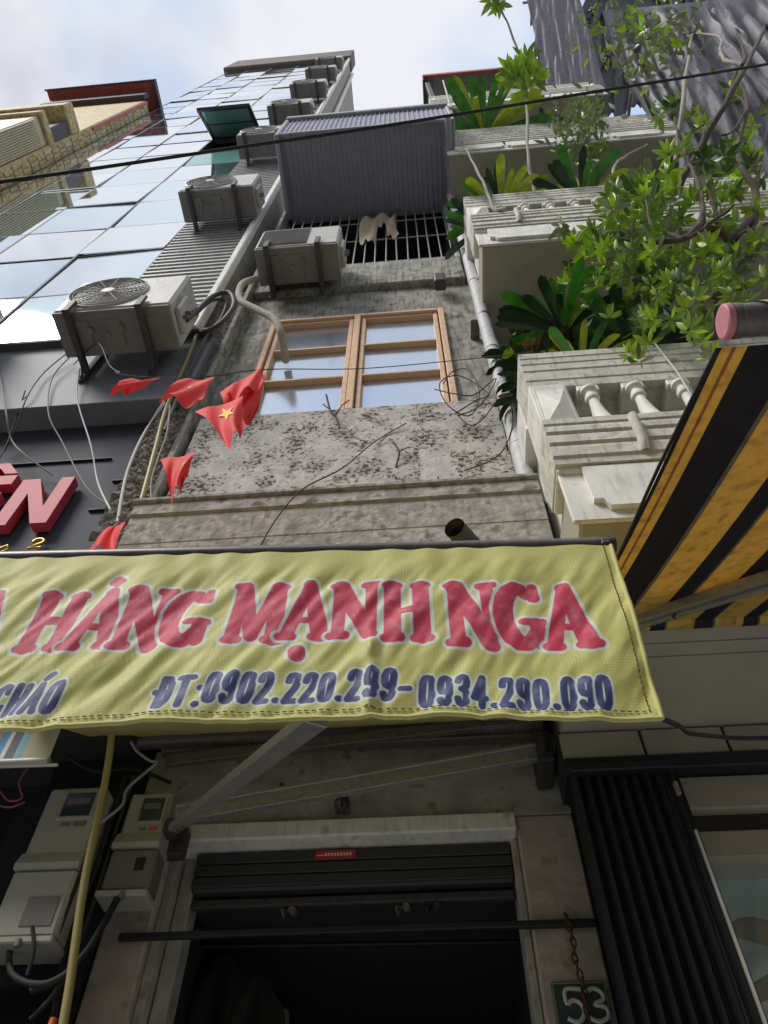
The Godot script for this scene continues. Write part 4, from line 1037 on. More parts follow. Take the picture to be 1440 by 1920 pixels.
# ---------------------------------------------------------------- things on and round the shopfront
func meter(label: String, x0: float, x1: float, y0: float, y1: float, zf: float, d: float, pink: bool) -> void:
	var t := thing("electricity_meter", label, "electricity meter", v3((x0 + x1) * 0.5, y0, zf - d), "electricity meters beside the shopfront")
	var ym := lerpf(y0, y1, 0.43)
	var zb := zf - d
	var up := build("meter_cover", mb().span(x0, x1, ym + 0.04, y1, zb, zf - 0.025, 0.012), M.meter_plastic, t)
	build("cover_lip", mb().prism(PackedVector2Array([Vector2(zb, ym), Vector2(zf - 0.005, ym), Vector2(zf, ym + 0.02), Vector2(zf - 0.024, ym + 0.07), Vector2(zb, ym + 0.07)]), v3(x0 - 0.003, 0, 0), Vector3.BACK, Vector3.UP, v3(x1 - x0 + 0.006, 0, 0)), M.meter_plastic, up)
	var w := x1 - x0
	build("window_frame", mb().span(x0 + 0.3 * w, x0 + 0.92 * w, y1 - 0.145, y1 - 0.025, zf - 0.027, zf - 0.018, 0.004), M.meter_plastic, up)
	build("window", mb().span(x0 + 0.36 * w, x0 + 0.86 * w, y1 - 0.135, y1 - 0.035, zf - 0.018, zf - 0.015, 0.001), M.meter_glass, up)
	build("register", mb().span(x0 + 0.42 * w, x0 + 0.8 * w, y1 - 0.085, y1 - 0.06, zf - 0.015, zf - 0.013, 0.001), M.meter_grey, up)
	build("label_plate", mb().span(x0 + 0.42 * w, x0 + 0.58 * w, y1 - 0.172, y1 - 0.157, zf - 0.026, zf - 0.022, 0.001), M.meter_grey, up)
	build("label_plate", mb().span(x0 + 0.64 * w, x0 + 0.84 * w, y1 - 0.175, y1 - 0.155, zf - 0.026, zf - 0.022, 0.001), M.sticker_pink if pink else M.meter_grey, up)
	var lo := build("terminal_cover", mb().span(x0 - 0.002, x1 + 0.002, y0 + 0.025, ym - 0.002, zb, zf - 0.012, 0.01), M.meter_plastic if not pink else M.meter_grey, t)
	build("base_lip", mb().span(x0 - 0.008, x1 + 0.008, y0, y0 + 0.024, zb, zf + 0.004, 0.008), M.meter_plastic, t)
	if pink: build("switch_opening", mb().span(x0 + 0.6 * w, x0 + 0.8 * w, ym - 0.09, ym - 0.04, zf - 0.013, zf - 0.008, 0.002), M.cable_black, lo)
	else: build("inspection_window", mb().span(x0 + 0.42 * w, x0 + 0.9 * w, y0 + 0.06, y0 + 0.16, zf - 0.013, zf - 0.008, 0.002), M.ac_base, lo)
	build("seal_lug", mb().tube([v3(x0 + 0.55 * w, y0 + 0.012, zf), v3(x0 + 0.55 * w, y0 - 0.012, zf + 0.002)], 0.012, 10), M.meter_grey, t)

func shop_front_things() -> void:
	meter("smaller grey electricity meter box with pink label, fixed beside the left pillar", -1.275, -1.095, 2.89, 3.33, -2.6, 0.12, true)
	meter("larger cream electricity meter box behind the yellow pole at the lower left", -1.572, -1.335, 2.69, 3.30, -2.5, 0.16, false)
	tag(build("meter_board", mb().span(-1.76, -1.307, 2.62, 3.36, -2.66, -2.775, 0.006), M.darkest), "dark board carrying the two electricity meters", "board")
	var pole := []
	for k in 11: pole.append(v3(-1.277, 3.379, -2.3).lerp(v3(-1.085, 2.25, -2.3), k / 10.0) + v3(0.006 * sin(k * 0.9), 0, 0))
	tag(build("yellow_pole", mb().tube(pole, 0.0135, 10), M.pole_yellow), "thin yellow pole leaning in front of the electricity meters", "pole")
	# iron bar across the shopfront, chain and house number
	tag(build("door_bar", mb().span(-1.22, 0.528, 2.815, 2.838, -2.765, -2.79, 0.003), M.black_iron), "black iron bar fixed across the shopfront between the pillars", "bar")
	var ch := thing("chain", "rusty chain hanging from the iron bar in front of the house number", "chain", v3(0.41, 2.4, -2.75))
	build("hook", mb().tube([v3(0.425, 2.86, -2.78), v3(0.425, 2.845, -2.755), v3(0.425, 2.815, -2.75)], 0.008, 6), M.rust_chain, ch)
	for k in 14:
		var c := v3(0.425 + 0.001 * k + 0.004 * sin(k * 1.1), 2.80 - k * 0.026, -2.742)
		var ring := []
		for i in 11:
			var a := TAU * i / 10.0
			ring.append(c + (v3(cos(a) * 0.009, sin(a) * 0.0185, 0) if k % 2 == 0 else v3(0, sin(a) * 0.0185, cos(a) * 0.009)))
		build("link", mb().tube(ring, 0.0035, 5, false), M.rust_chain, ch)
	var pl := thing("number_plate", "dark green house number plate reading 53 on the right pillar", "sign", v3(0.426, 2.49, -2.795))
	build("plate", mb().span(0.335, 0.517, 2.5, 2.642, -2.783, -2.797, 0.003), M.plate_green, pl)
	var rim := mb()
	for q in [[0.337, 0.515, 2.504, 2.508], [0.337, 0.515, 2.634, 2.638], [0.337, 0.341, 2.509, 2.633], [0.511, 0.515, 2.509, 2.633]]: rim.span(q[0], q[1], q[2], q[3], -2.782, -2.784, 0.0005)
	build("border", rim, M.wire_grey, pl)
	var five := []
	for p in [[.062, .098], [.012, .098], [.01, .056], [.03, .066], [.052, .058], [.062, .036], [.052, .012], [.03, .003], [.004, .014]]: five.append(v3(0.368 + p[0], 2.518 + p[1], -2.781))
	var three := []
	for p in [[.004, .088], [.03, .1], [.056, .086], [.056, .064], [.026, .052], [.06, .042], [.062, .016], [.032, .002], [.002, .014]]: three.append(v3(0.442 + p[0], 2.518 + p[1], -2.781))
	build("numeral", mb().tube(curve(five, 4), 0.0075, 6), M.plate_white, pl)
	build("numeral", mb().tube(curve(three, 4), 0.0075, 6), M.plate_white, pl)
	# red sticker on the shutter box
	var s := thing("sticker", "small red sticker with white print on the shutter box", "sticker", v3(-0.44, 3.13, -2.845))
	build("paper", mb().span(-0.522, -0.358, 3.136, 3.172, -2.842, -2.8455, 0.0005), M.sticker_red, s)
	for k in 9: build("print", mb().span(-0.482 + k * 0.0125, -0.474 + k * 0.0125, 3.148, 3.16, -2.8405, -2.8425, 0.0003), M.sticker_white, s)
	build("print", mb().span(-0.516, -0.486, 3.15, 3.153, -2.8405, -2.8425, 0.0003), M.sticker_white, s)
	# old lamp hook above the door
	var hk := mb()
	for k in 3: hk.tube(curve([v3(-0.43 + 0.02 * k, 3.30, -2.795), v3(-0.44 + 0.025 * k, 3.34, -2.76), v3(-0.40 - 0.01 * k, 3.37, -2.77), v3(-0.39, 3.33, -2.75 - 0.01 * k), v3(-0.42, 3.30, -2.77)], 5), 0.007, 6)
	tag(build("old_hook", hk, M.bracket_steel), "twisted rusty hook on the wall above the shop door", "hook")
	tag(build("anchor_bolt", mb().tube([v3(-0.68, 3.43, -2.80), v3(-0.68, 3.43, -2.76)], 0.012, 6).tube([v3(-0.66, 3.39, -2.80), v3(-0.66, 3.39, -2.77)], 0.008, 6), M.bracket_steel), "pair of rusty anchor bolts on the wall beside the awning arm", "bolt")
	# striped cloth of a parasol at the left edge
	var m := mat("parasol_stripes", Color.WHITE, 0.75)
	m.albedo_texture = stripes([[0.1, c8(150, 138, 120)], [0.1, c8(196, 150, 128)], [0.14, c8(90, 150, 180)], [0.08, c8(196, 196, 190)], [0.14, c8(92, 88, 98)], [0.1, c8(120, 164, 180)], [0.34, c8(176, 172, 150)]])
	var pt := thing("left_awning", "small blue and cream striped cloth awning at the lower left edge", "awning", v3(-1.8, 3.1, -2.0))
	var cl := mb().sheet(40, 10, func(u, v): return v3(lerpf(-2.3, lerpf(-1.46, -1.43, v), u), lerpf(3.40, 3.19, v) + 0.006 * sin(u * 30.0), lerpf(-2.23, -2.195, v) + 0.012 * sin(u * 24.0)))
	for i in cl.t.size(): cl.t[i] = Vector2(cl.t[i].x * 3.0, cl.t[i].y)
	build("cloth", cl, m, pt)
	build("rod", mb().tube([v3(-2.3, 3.178, -2.195), v3(-1.38, 3.166, -2.195)], 0.006, 8), M.wire_white, pt)
	build("hem", mb().tube([v3(-2.3, 3.186, -2.195), v3(-1.42, 3.184, -2.195)], 0.016, 8), M.meter_plastic, pt)
	# orange bottle caps on the shelf under the meters
	tag(build("orange_bottle", mb().lathe([[0.0, 0.13], [0.012, 0.13], [0.014, 0.1], [0.034, 0.075], [0.036, 0.0], [0.0, 0.0]], v3(-1.262, 2.358, -2.56), Basis(), 14), M.orange_plastic), "orange plastic bottle top beside the yellow pole at the lower left corner", "bottle")
	tag(build("white_bowl", mb().lathe([[0.0, 0.06], [0.03, 0.058], [0.055, 0.04], [0.06, 0.0], [0.0, 0.0]], v3(-1.40, 2.358, -2.52), Basis(), 18), M.plate_white), "upturned white bowl at the lower left corner", "bowl")
	tag(build("wall_shelf", mb().span(-1.75, -1.1, 2.33, 2.358, -2.4, -2.78, 0.004), M.darkest), "dark shelf under the electricity meters", "shelf")
	for q in [[-0.17, "white", "small pale plastic bag tucked at the shutter's lower edge, nearer the middle"], [-0.05, "blue", "small bluish plastic bag tucked at the shutter's lower edge, nearer the right pillar"], [-0.62, "white", "small pale plastic bag tucked at the shutter's lower edge, left of the sticker"]]:
		var bag := mb().sheet(10, 8, func(u, v): return v3(q[0] + (u - 0.5) * 0.08 * (1.0 - 0.3 * v), 2.985 - 0.03 * v - 0.012 * sin(u * 9.0), -2.92 + 0.02 * sin(u * 11.0 + v * 4.0)))
		tag(build("plastic_bag", bag, M.meter_grey if q[1] == "white" else M.navy_board), q[2], "bag", "bags under the shutter")
	# clothes hanging inside
	for q in [[-0.96, 2.98, 0.13, "dark jacket hanging inside the shop, nearer the left door jamb"], [-0.80, 2.9, 0.1, "dark shirt hanging inside the shop, second from the left jamb"]]:
		var g := mb().sheet(14, 18, func(u, v): return v3(q[0] + (u - 0.5) * (0.1 + 0.16 * smoothstep(0.0, 0.25, v)) , q[1] - 0.6 * v - 0.03 * absf(u - 0.5), -3.3 + 0.03 * sin(u * 12.0) * v))
		g.tube([v3(q[0], q[1], -3.3), v3(q[0], q[1] + 0.06, -3.3)], 0.004, 5)
		tag(build("hanging_garment", g, M.cable_black), q[3], "garment", "garments inside the shop")
	tag(build("clothes_rail", mb().tube([v3(-1.08, 3.02, -3.3), v3(0.3, 3.0, -3.3)], 0.01, 8), M.black_iron), "dark rail inside the shop that the garments hang from", "rail")

# ---------------------------------------------------------------- pipes and cables
func cable(called: String, pts: Array, r: float, m: Material, label: String, cat := "cable", group := "", seg := 6) -> void:
	tag(build(called, mb().tube(curve(pts), r, seg), m), label, cat, group)

func pipes_and_cables() -> void:
	var d := thing("drain_pipe", "long grey plastic drain pipe down the right edge of the narrow house", "pipe", v3(0.48, 3.7, -1.85))
	build("pipe", mb().tube([v3(0.505, 9.9, -1.86), v3(0.49, 7.2, -1.85), v3(0.475, 4.1, -1.845), v3(0.472, 3.45, -1.845)], 0.041, 16), M.pvc_pipe, d)
	build("pipe", mb().tube(curve([v3(0.50, 9.96, -1.12), v3(0.50, 9.93, -1.16), v3(0.503, 9.925, -1.4), v3(0.505, 9.925, -1.7), v3(0.505, 9.9, -1.83), v3(0.505, 9.8, -1.86)], 5), 0.034, 14), M.slate_sheet, d)
	for y in [9.3, 7.0, 5.75, 4.6]: build("socket", mb().tube([v3(0.48 + (y - 4.6) * 0.005, y, -1.848), v3(0.48 + (y - 4.6) * 0.005, y + 0.09, -1.849)], 0.046, 16), M.pvc_pipe, d)
	for y in [8.3, 6.3]: build("clamp", mb().tube([v3(0.482 + (y - 4.6) * 0.005, y, -1.848), v3(0.482 + (y - 4.6) * 0.005, y + 0.025, -1.849)], 0.0445, 16).span(0.40, 0.46, y, y + 0.025, -1.86, -2.0), M.tube_steel, d)
	build("collar", mb().tube([v3(0.474, 4.12, -1.846), v3(0.474, 4.09, -1.846)], 0.055, 16), M.rough_mortar, d)
	var stub := mb().tube([v3(0.36, 3.78, -2.05), v3(0.11, 3.665, -1.6)], 0.04, 18, false).tube([v3(0.36, 3.78, -2.05), v3(0.112, 3.666, -1.604)], 0.033, 18, false)
	tag(build("pipe_stub", stub, M.dark_pipe), "short dark open pipe sticking out under the stained ledge", "pipe")
	cable("insulated_hose", [v3(-1.20, 7.38, -1.80), v3(-1.27, 7.1, -1.75), v3(-1.22, 6.72, -1.74), v3(-1.04, 6.46, -1.74), v3(-0.91, 6.27, -1.74), v3(-0.845, 6.08, -1.79), v3(-0.86, 6.16, -1.99)], 0.026, M.wrap_tape, "pale taped hose curving from the air conditioner into the timber window", "hose", "", 14)
	cable("wrapped_pipe", [v3(-1.41, 6.00, -1.60), v3(-1.45, 6.40, -1.68), v3(-1.43, 6.78, -1.72), v3(-1.32, 6.84, -1.72), v3(-1.25, 6.64, -1.74), v3(-1.28, 6.39, -1.76), v3(-1.39, 6.30, -1.80), v3(-1.50, 6.42, -1.84)], 0.017, M.bracket_steel, "taped pipe looping beside the lowest air conditioner", "pipe", "", 10)
	cable("wrapped_pipe", [v3(-1.46, 6.37, -1.70), v3(-1.43, 6.75, -1.74), v3(-1.34, 6.78, -1.77), v3(-1.33, 6.50, -1.79), v3(-1.38, 6.27, -1.81), v3(-1.39, 5.68, -1.83), v3(-1.36, 5.0, -1.84)], 0.011, M.bracket_steel, "thin grey pipe running down the rough pier beside the lowest air conditioner", "pipe", "", 8)
	cable("wrapped_pipe", [v3(-1.50, 6.81, -1.82), v3(-1.45, 5.87, -1.84), v3(-1.42, 5.29, -1.84), v3(-1.37, 4.81, -1.86), v3(-1.32, 4.33, -1.88), v3(-1.29, 3.9, -1.9)], 0.013, M.pole_yellow, "thin yellowish pipe running down the pier to the end of the ledge", "pipe", "", 8)
	cable("power_cable", [v3(-3.2, 4.9, -0.6), v3(-1.90, 5.27, -0.60), v3(-0.82, 5.66, -0.60), v3(0.0, 5.97, -0.60), v3(1.13, 6.51, -0.60), v3(2.31, 7.05, -0.60), v3(4.0, 7.9, -0.6)], 0.0095, M.cable_black, "thick black power cable crossing the whole street front high up", "cable")
	var wr := [
		[[v3(-2.77, 6.08, -1.82), v3(-2.36, 5.30, -1.80), v3(-2.31, 5.16, -1.90), v3(-2.15, 4.96, -1.90), v3(-1.96, 4.83, -1.97)], 0.005, "wire_grey", "grey wire curving down from the left edge bracket onto the sign board"],
		[[v3(-2.29, 6.12, -1.80), v3(-2.36, 5.86, -1.82), v3(-2.33, 5.52, -1.82), v3(-2.33, 5.29, -1.90), v3(-2.36, 5.13, -1.97)], 0.004, "wire_dark", "dark wire slanting left below the lowest air conditioner"],
		[[v3(-2.25, 6.04, -1.80), v3(-2.27, 5.76, -1.82), v3(-2.13, 5.32, -1.84), v3(-1.97, 5.06, -1.90), v3(-1.70, 4.64, -1.94), v3(-1.53, 4.48, -1.96)], 0.0045, "wire_grey", "grey wire bowing across the sign board right of the red letters"],
		[[v3(-2.11, 5.83, -1.80), v3(-1.99, 5.43, -1.82), v3(-1.74, 4.91, -1.85), v3(-1.58, 4.54, -1.85), v3(-1.18, 3.8, -1.52)], 0.0045, "wire_white", "pale wire dropping from the air conditioner foot to the lowest flag"],
		[[v3(-1.18, 4.64, -1.5), v3(-1.16, 4.25, -1.45), v3(-1.07, 3.8, -1.36), v3(-0.89, 3.26, -1.2)], 0.004, "wire_white", "pale cord from the second flag down to the lowest flag"],
		[[v3(-1.12, 4.6, -1.42), v3(-1.14, 4.25, -1.43), v3(-1.06, 3.8, -1.35), v3(-0.885, 3.27, -1.19)], 0.004, "wire_grey", "thinner grey cord beside the pale cord above the lowest flag"],
		[[v3(-1.30, 5.02, -1.70), v3(-1.24, 4.72, -1.70), v3(-1.22, 4.47, -1.70), v3(-1.20, 4.28, -1.70), v3(-1.16, 4.13, -1.70)], 0.004, "wire_grey", "grey wire hanging to the left end of the ledge"],
		[[v3(-2.39, 5.62, -1.83), v3(-2.36, 5.32, -1.9), v3(-2.33, 5.01, -1.95), v3(-2.4, 4.7, -1.97)], 0.004, "wire_dark", "short dark wire above the red accent of the sign"],
		[[v3(-0.63, 3.69, -1.68), v3(-0.58, 3.91, -1.68), v3(-0.49, 4.09, -1.67), v3(-0.34, 4.28, -1.70), v3(-0.23, 4.85, -1.91), v3(-0.06, 5.03, -1.91)], 0.0035, "wire_dark", "thin dark wire slanting over the ledge and mouldy parapet"],
		[[v3(0.16, 5.35, -1.85), v3(0.23, 5.55, -1.87), v3(0.32, 5.46, -1.83), v3(0.35, 5.18, -1.85), v3(0.28, 5.01, -1.88), v3(0.17, 5.09, -1.85), v3(0.14, 5.32, -1.83), v3(0.26, 5.44, -1.85), v3(0.40, 5.21, -1.86), v3(0.32, 5.10, -1.84), v3(0.20, 5.02, -1.87)], 0.0035, "wire_dark", "upper tangle of dark wire at the right corner of the timber window"],
		[[v3(0.11, 5.29, -1.85), v3(0.21, 5.18, -1.83), v3(0.32, 5.19, -1.85), v3(0.45, 5.27, -1.8), v3(0.34, 5.06, -1.85), v3(0.22, 5.02, -1.88)], 0.0035, "wire_dark", "loop of dark wire reaching across the drain pipe"],
		[[v3(0.21, 5.05, -1.88), v3(0.27, 4.89, -1.87), v3(0.34, 4.91, -1.85), v3(0.46, 5.04, -1.79), v3(0.48, 4.81, -1.79), v3(0.42, 4.60, -1.83), v3(0.34, 4.52, -1.86), v3(0.21, 4.49, -1.89)], 0.0035, "wire_dark", "dark wire trailing down over the mouldy parapet beside the drain pipe"],
		[[v3(0.39, 2.41, -1.10), v3(0.50, 2.52, -1.28), v3(0.62, 2.66, -1.5), v3(0.85, 2.68, -1.55), v3(1.3, 2.78, -1.6)], 0.0055, "cable_black", "black cable running right from the banner's lower corner"],
		[[v3(0.53, 3.56, -2.70), v3(0.57, 3.50, -2.70), v3(0.65, 3.44, -2.70), v3(0.71, 3.42, -2.70)], 0.004, "cable_black", "short dark wire sagging above the folding gate"],
		[[v3(-1.29, 3.49, -2.50), v3(-1.25, 3.44, -2.50), v3(-1.18, 3.39, -2.50), v3(-1.15, 3.38, -2.50), v3(-1.19, 3.33, -2.50), v3(-1.24, 3.26, -2.50), v3(-1.24, 3.19, -2.50), v3(-1.30, 3.12, -2.50)], 0.006, "wire_grey", "bent grey cable above the smaller electricity meter"],
		[[v3(-1.66, 3.36, -2.45), v3(-1.67, 3.28, -2.45), v3(-1.63, 3.21, -2.45), v3(-1.68, 3.20, -2.45), v3(-1.75, 3.26, -2.45)], 0.004, "wire_pink", "pink twisted wire left of the larger electricity meter"],
		[[v3(-1.78, 3.17, -2.45), v3(-1.72, 3.18, -2.45), v3(-1.66, 3.17, -2.45), v3(-1.61, 3.19, -2.45)], 0.004, "wire_pink", "second pink wire just under the twisted one at the left edge"],
		[[v3(-1.50, 2.72, -2.55), v3(-1.48, 2.66, -2.55), v3(-1.44, 2.61, -2.54), v3(-1.37, 2.58, -2.53), v3(-1.30, 2.58, -2.53), v3(-1.24, 2.63, -2.55)], 0.011, "wire_dark", "thick dark cable looping under the larger electricity meter"],
		[[v3(-1.41, 2.74, -2.49), v3(-1.38, 2.67, -2.50), v3(-1.38, 2.60, -2.52)], 0.007, "wire_dark", "short dark cable dropping from the larger electricity meter"],
		[[v3(-1.19, 2.88, -2.6), v3(-1.2, 2.78, -2.57), v3(-1.22, 2.68, -2.55), v3(-1.28, 2.59, -2.54), v3(-1.36, 2.56, -2.54)], 0.013, "cable_black", "black cable looping under the smaller electricity meter"],
		[[v3(-1.32, 3.4, -2.62), v3(-1.315, 3.2, -2.6), v3(-1.31, 3.0, -2.6), v3(-1.33, 2.75, -2.62), v3(-1.3, 2.5, -2.64)], 0.011, "cable_black", "black cable running straight down between the two electricity meters"],
		[[v3(-1.30, 3.42, -2.64), v3(-1.295, 3.1, -2.63), v3(-1.285, 2.85, -2.62), v3(-1.30, 2.6, -2.6), v3(-1.36, 2.5, -2.6)], 0.009, "wire_dark", "dark cable hugging the left side of the smaller electricity meter"],
		[[v3(-1.345, 3.36, -2.52), v3(-1.32, 3.1, -2.53), v3(-1.325, 2.9, -2.53), v3(-1.34, 2.72, -2.55)], 0.006, "cable_black", "thin black cable along the right edge of the larger electricity meter"],
		[[v3(-1.6, 3.5, -2.6), v3(-1.45, 3.42, -2.6), v3(-1.3, 3.44, -2.62), v3(-1.15, 3.42, -2.7)], 0.008, "cable_black", "black cable sagging above both electricity meters"],
		[[v3(1.08, 4.68, -1.385), v3(1.083, 4.5, -1.385), v3(1.08, 4.33, -1.38), v3(1.06, 4.10, -1.37)], 0.004, "wire_white", "thin pale rope hanging over the lowest balcony rail"],
		[[v3(-2.2, 5.95, -1.82), v3(-1.9, 5.72, -1.6), v3(-1.5, 4.9, -1.4), v3(-1.21, 4.33, -1.2)], 0.003, "wire_dark", "thin dark string running left from the flags to the air conditioner"],
	]
	for q in wr: cable("wire", q[0], q[1], M[q[2]], q[3], "wire")
	tag(build("dry_twig", mb().tube(curve([v3(-0.42, 5.02, -1.91), v3(-0.44, 5.12, -1.90), v3(-0.48, 5.21, -1.90), v3(-0.52, 5.42, -1.90)], 4), 0.006, 5).tube([v3(-0.45, 5.15, -1.90), v3(-0.42, 5.27, -1.90), v3(-0.38, 5.33, -1.90)], 0.004, 5).tube([v3(-0.48, 5.22, -1.90), v3(-0.53, 5.3, -1.90)], 0.004, 5), M.bark), "bare dry twig growing from the sill of the timber window", "twig")
	tag(build("dry_twig", mb().tube(curve([v3(-0.12, 4.62, -1.93), v3(-0.10, 4.72, -1.9), v3(-0.13, 4.82, -1.9)], 4), 0.005, 5).tube([v3(-0.10, 4.72, -1.9), v3(-0.05, 4.76, -1.9)], 0.003, 5), M.bark), "small dry twig growing out of the mouldy parapet", "twig")
	var lamp := mb().span(0.2, 0.29, 7.18, 7.36, -1.86, -1.95, 0.012).tube([v3(0.245, 7.36, -1.91), v3(0.245, 7.43, -1.935)], 0.012, 6)
	tag(build("wall_box", lamp, M.ac_dark), "small black box fixed under the lintel above the timber window", "box")
	tag(build("rod_aerial", mb().tube([v3(0.62, 11.0, -1.25), v3(0.66, 12.5, -1.22), v3(0.70, 14.2, -1.2)], 0.014, 6), M.galvanised), "thin upright rod at the right corner of the ribbed canopy", "rod")
	tag(build("ledge_label", mb().box(v3(-0.36, 3.70, -1.71), v3(0.1, 0.06, 0.03), Basis.from_euler(v3(0.3, 0, 0.1))), M.sticker_white), "scrap of white plastic on the lower edge of the ledge", "scrap")

# ---------------------------------------------------------------- small flags on their string
func flag(pts: Array, label: String, star: Vector2, ss: float) -> void:   # pts: the four corners, top edge first
	var f := func(u, v):
		var p: Vector3 = pts[0].lerp(pts[1], u).lerp(pts[3].lerp(pts[2], u), v)
		return p + v3(0.006 * sin(u * 9.0 + v * 4.0), 0.008 * sin(u * 7.0) * v, 0.018 * sin(u * 8.0 + v * 5.0) * (0.3 + v))
	var o := build("flag", mb().sheet(18, 12, f), M.flag_red)
	tag(o, label, "flag", "red flags on the string")
	if ss <= 0: return
	var s := mb()
	var ring := []
	for k in 10:
		var r := ss * (1.0 if k % 2 == 0 else 0.4)
		ring.append(Vector2(star.x + r * sin(TAU * k / 10.0), star.y - r * 1.4 * cos(TAU * k / 10.0)))
	var nz: Vector3 = (pts[1] - pts[0]).cross(pts[3] - pts[0]).normalized() * 0.003
	for side in [1.0, -1.0]:
		for k in 10:
			var a: Vector3 = f.call(star.x, star.y) + nz * side; var b: Vector3 = f.call(ring[k].x, ring[k].y) + nz * side; var c: Vector3 = f.call(ring[(k + 1) % 10].x, ring[(k + 1) % 10].y) + nz * side
			s.tout(a, b, c, nz * side)
	build("star", s, M.flag_star, o)

func flags() -> void:
	cable("flag_string", [v3(-1.24, 4.36, -1.2), v3(-1.20, 4.31, -1.20), v3(-1.02, 4.25, -1.20), v3(-0.80, 4.23, -1.20), v3(-0.61, 4.37, -1.25), v3(-0.20, 4.86, -1.50), v3(0.54, 4.64, -1.38)], 0.0025, M.wire_dark, "thin string of the red flags running to the first balcony", "string")
	flag([v3(-1.173, 4.257, -1.2), v3(-1.013, 4.236, -1.2), v3(-1.05, 4.02, -1.13), v3(-1.10, 3.93, -1.1)], "pale lit red flag, first on the string from the left", Vector2(.5, .5), 0)
	flag([v3(-0.93, 4.218, -1.2), v3(-0.791, 4.21, -1.2), v3(-0.76, 3.839, -1.12), v3(-0.922, 3.892, -1.12)], "red flag with yellow star, second on the string from the left", Vector2(.52, .45), .17)
	flag([v3(-0.744, 4.080, -1.200), v3(-0.582, 4.220, -1.200), v3(-0.552, 3.786, -1.160), v3(-0.621, 3.649, -1.120)], "crumpled red flag hanging behind the starred one near the timber window", Vector2(.5, .5), 0)
	flag([v3(-0.741, 3.732, -1.100), v3(-0.592, 3.815, -1.100), v3(-0.531, 3.528, -1.060), v3(-0.536, 3.357, -1.020)], "red flag with yellow star in front of the crumpled flag, third on the string", Vector2(.55, .36), .17)
	flag([v3(-0.713, 4.037, -1.17), v3(-0.616, 4.275, -1.2), v3(-0.552, 4.031, -1.14), v3(-0.615, 3.791, -1.1)], "twisted top fold of red flag beside the timber window corner", Vector2(.5, .5), 0)
	flag([v3(-0.887, 3.687, -1.25), v3(-0.738, 3.634, -1.2), v3(-0.74, 3.466, -1.2), v3(-0.727, 3.299, -1.16)], "red flag hanging limp over the left end of the ledge", Vector2(.72, .45), .1)
	flag([v3(-0.862, 3.254, -1.2), v3(-0.92, 3.261, -1.22), v3(-0.90, 3.03, -1.13), v3(-0.81, 3.01, -1.12)], "lowest red flag drooping just above the banner bar", Vector2(.5, .5), 0)

# ---------------------------------------------------------------- plants
func blade_mesh(len: float, w: float, droop: float) -> ArrayMesh:   # a strap leaf growing along +y that bends over towards +z
	return mb().sheet(4, 9, func(u, v):
		var a: float = droop * v * v
		var y: float = len * (v - a * v * 0.35)
		var z: float = len * a * 0.55
		var ww: float = w * (0.45 + 1.1 * v) * sqrt(maxf(0.0, 1.0 - pow(v, 6.0)))
		var s: float = (u - 0.5) * 2.0
		return v3(s * ww * 0.5, y, z + absf(s) * w * 0.16)).mesh()

var blades := []
func rosette(label: String, at: Vector3, size: float, count: int, mats: Array, up := 0.5, accent := 0, called := "strap_leaf_plant") -> void:
	if blades.is_empty():
		for q in [[1.0, 0.115, 0.25], [1.0, 0.10, 0.55], [1.0, 0.12, 0.9], [1.0, 0.09, 1.3]]: blades.append(blade_mesh(q[0], q[1], q[2]))
	var t := thing(called, label, "plant", at, "potted plants along the balconies")
	for k in count:
		var a := k * 2.4 + rng.randf() * 0.5
		var lean := lerpf(0.15, 1.25, pow(float(k) / count, 1.0 - up * 0.3)) + rng.randfn(0, 0.1)
		var b := Basis.from_euler(v3(0, a, 0)) * Basis.from_euler(v3(lean, 0, 0)) * Basis.from_scale(Vector3.ONE * size * rng.randf_range(0.75, 1.1))
		place("leaf", blades[mini(3, int(lean * 2.6)) if lean > 0 else 0], M["blade_orange" if k % 7 == 3 and k / 7 < accent else mats[rng.randi() % mats.size()]], t, Transform3D(b, v3(0, 0, 0)))
	place("crown_base", mb().lathe([[0.0, 0.07], [0.03, 0.06], [0.045, 0.0], [0.03, -0.04], [0.0, -0.05]], Vector3.ZERO, Basis(), 10).mesh(), M.soil, t, Transform3D())

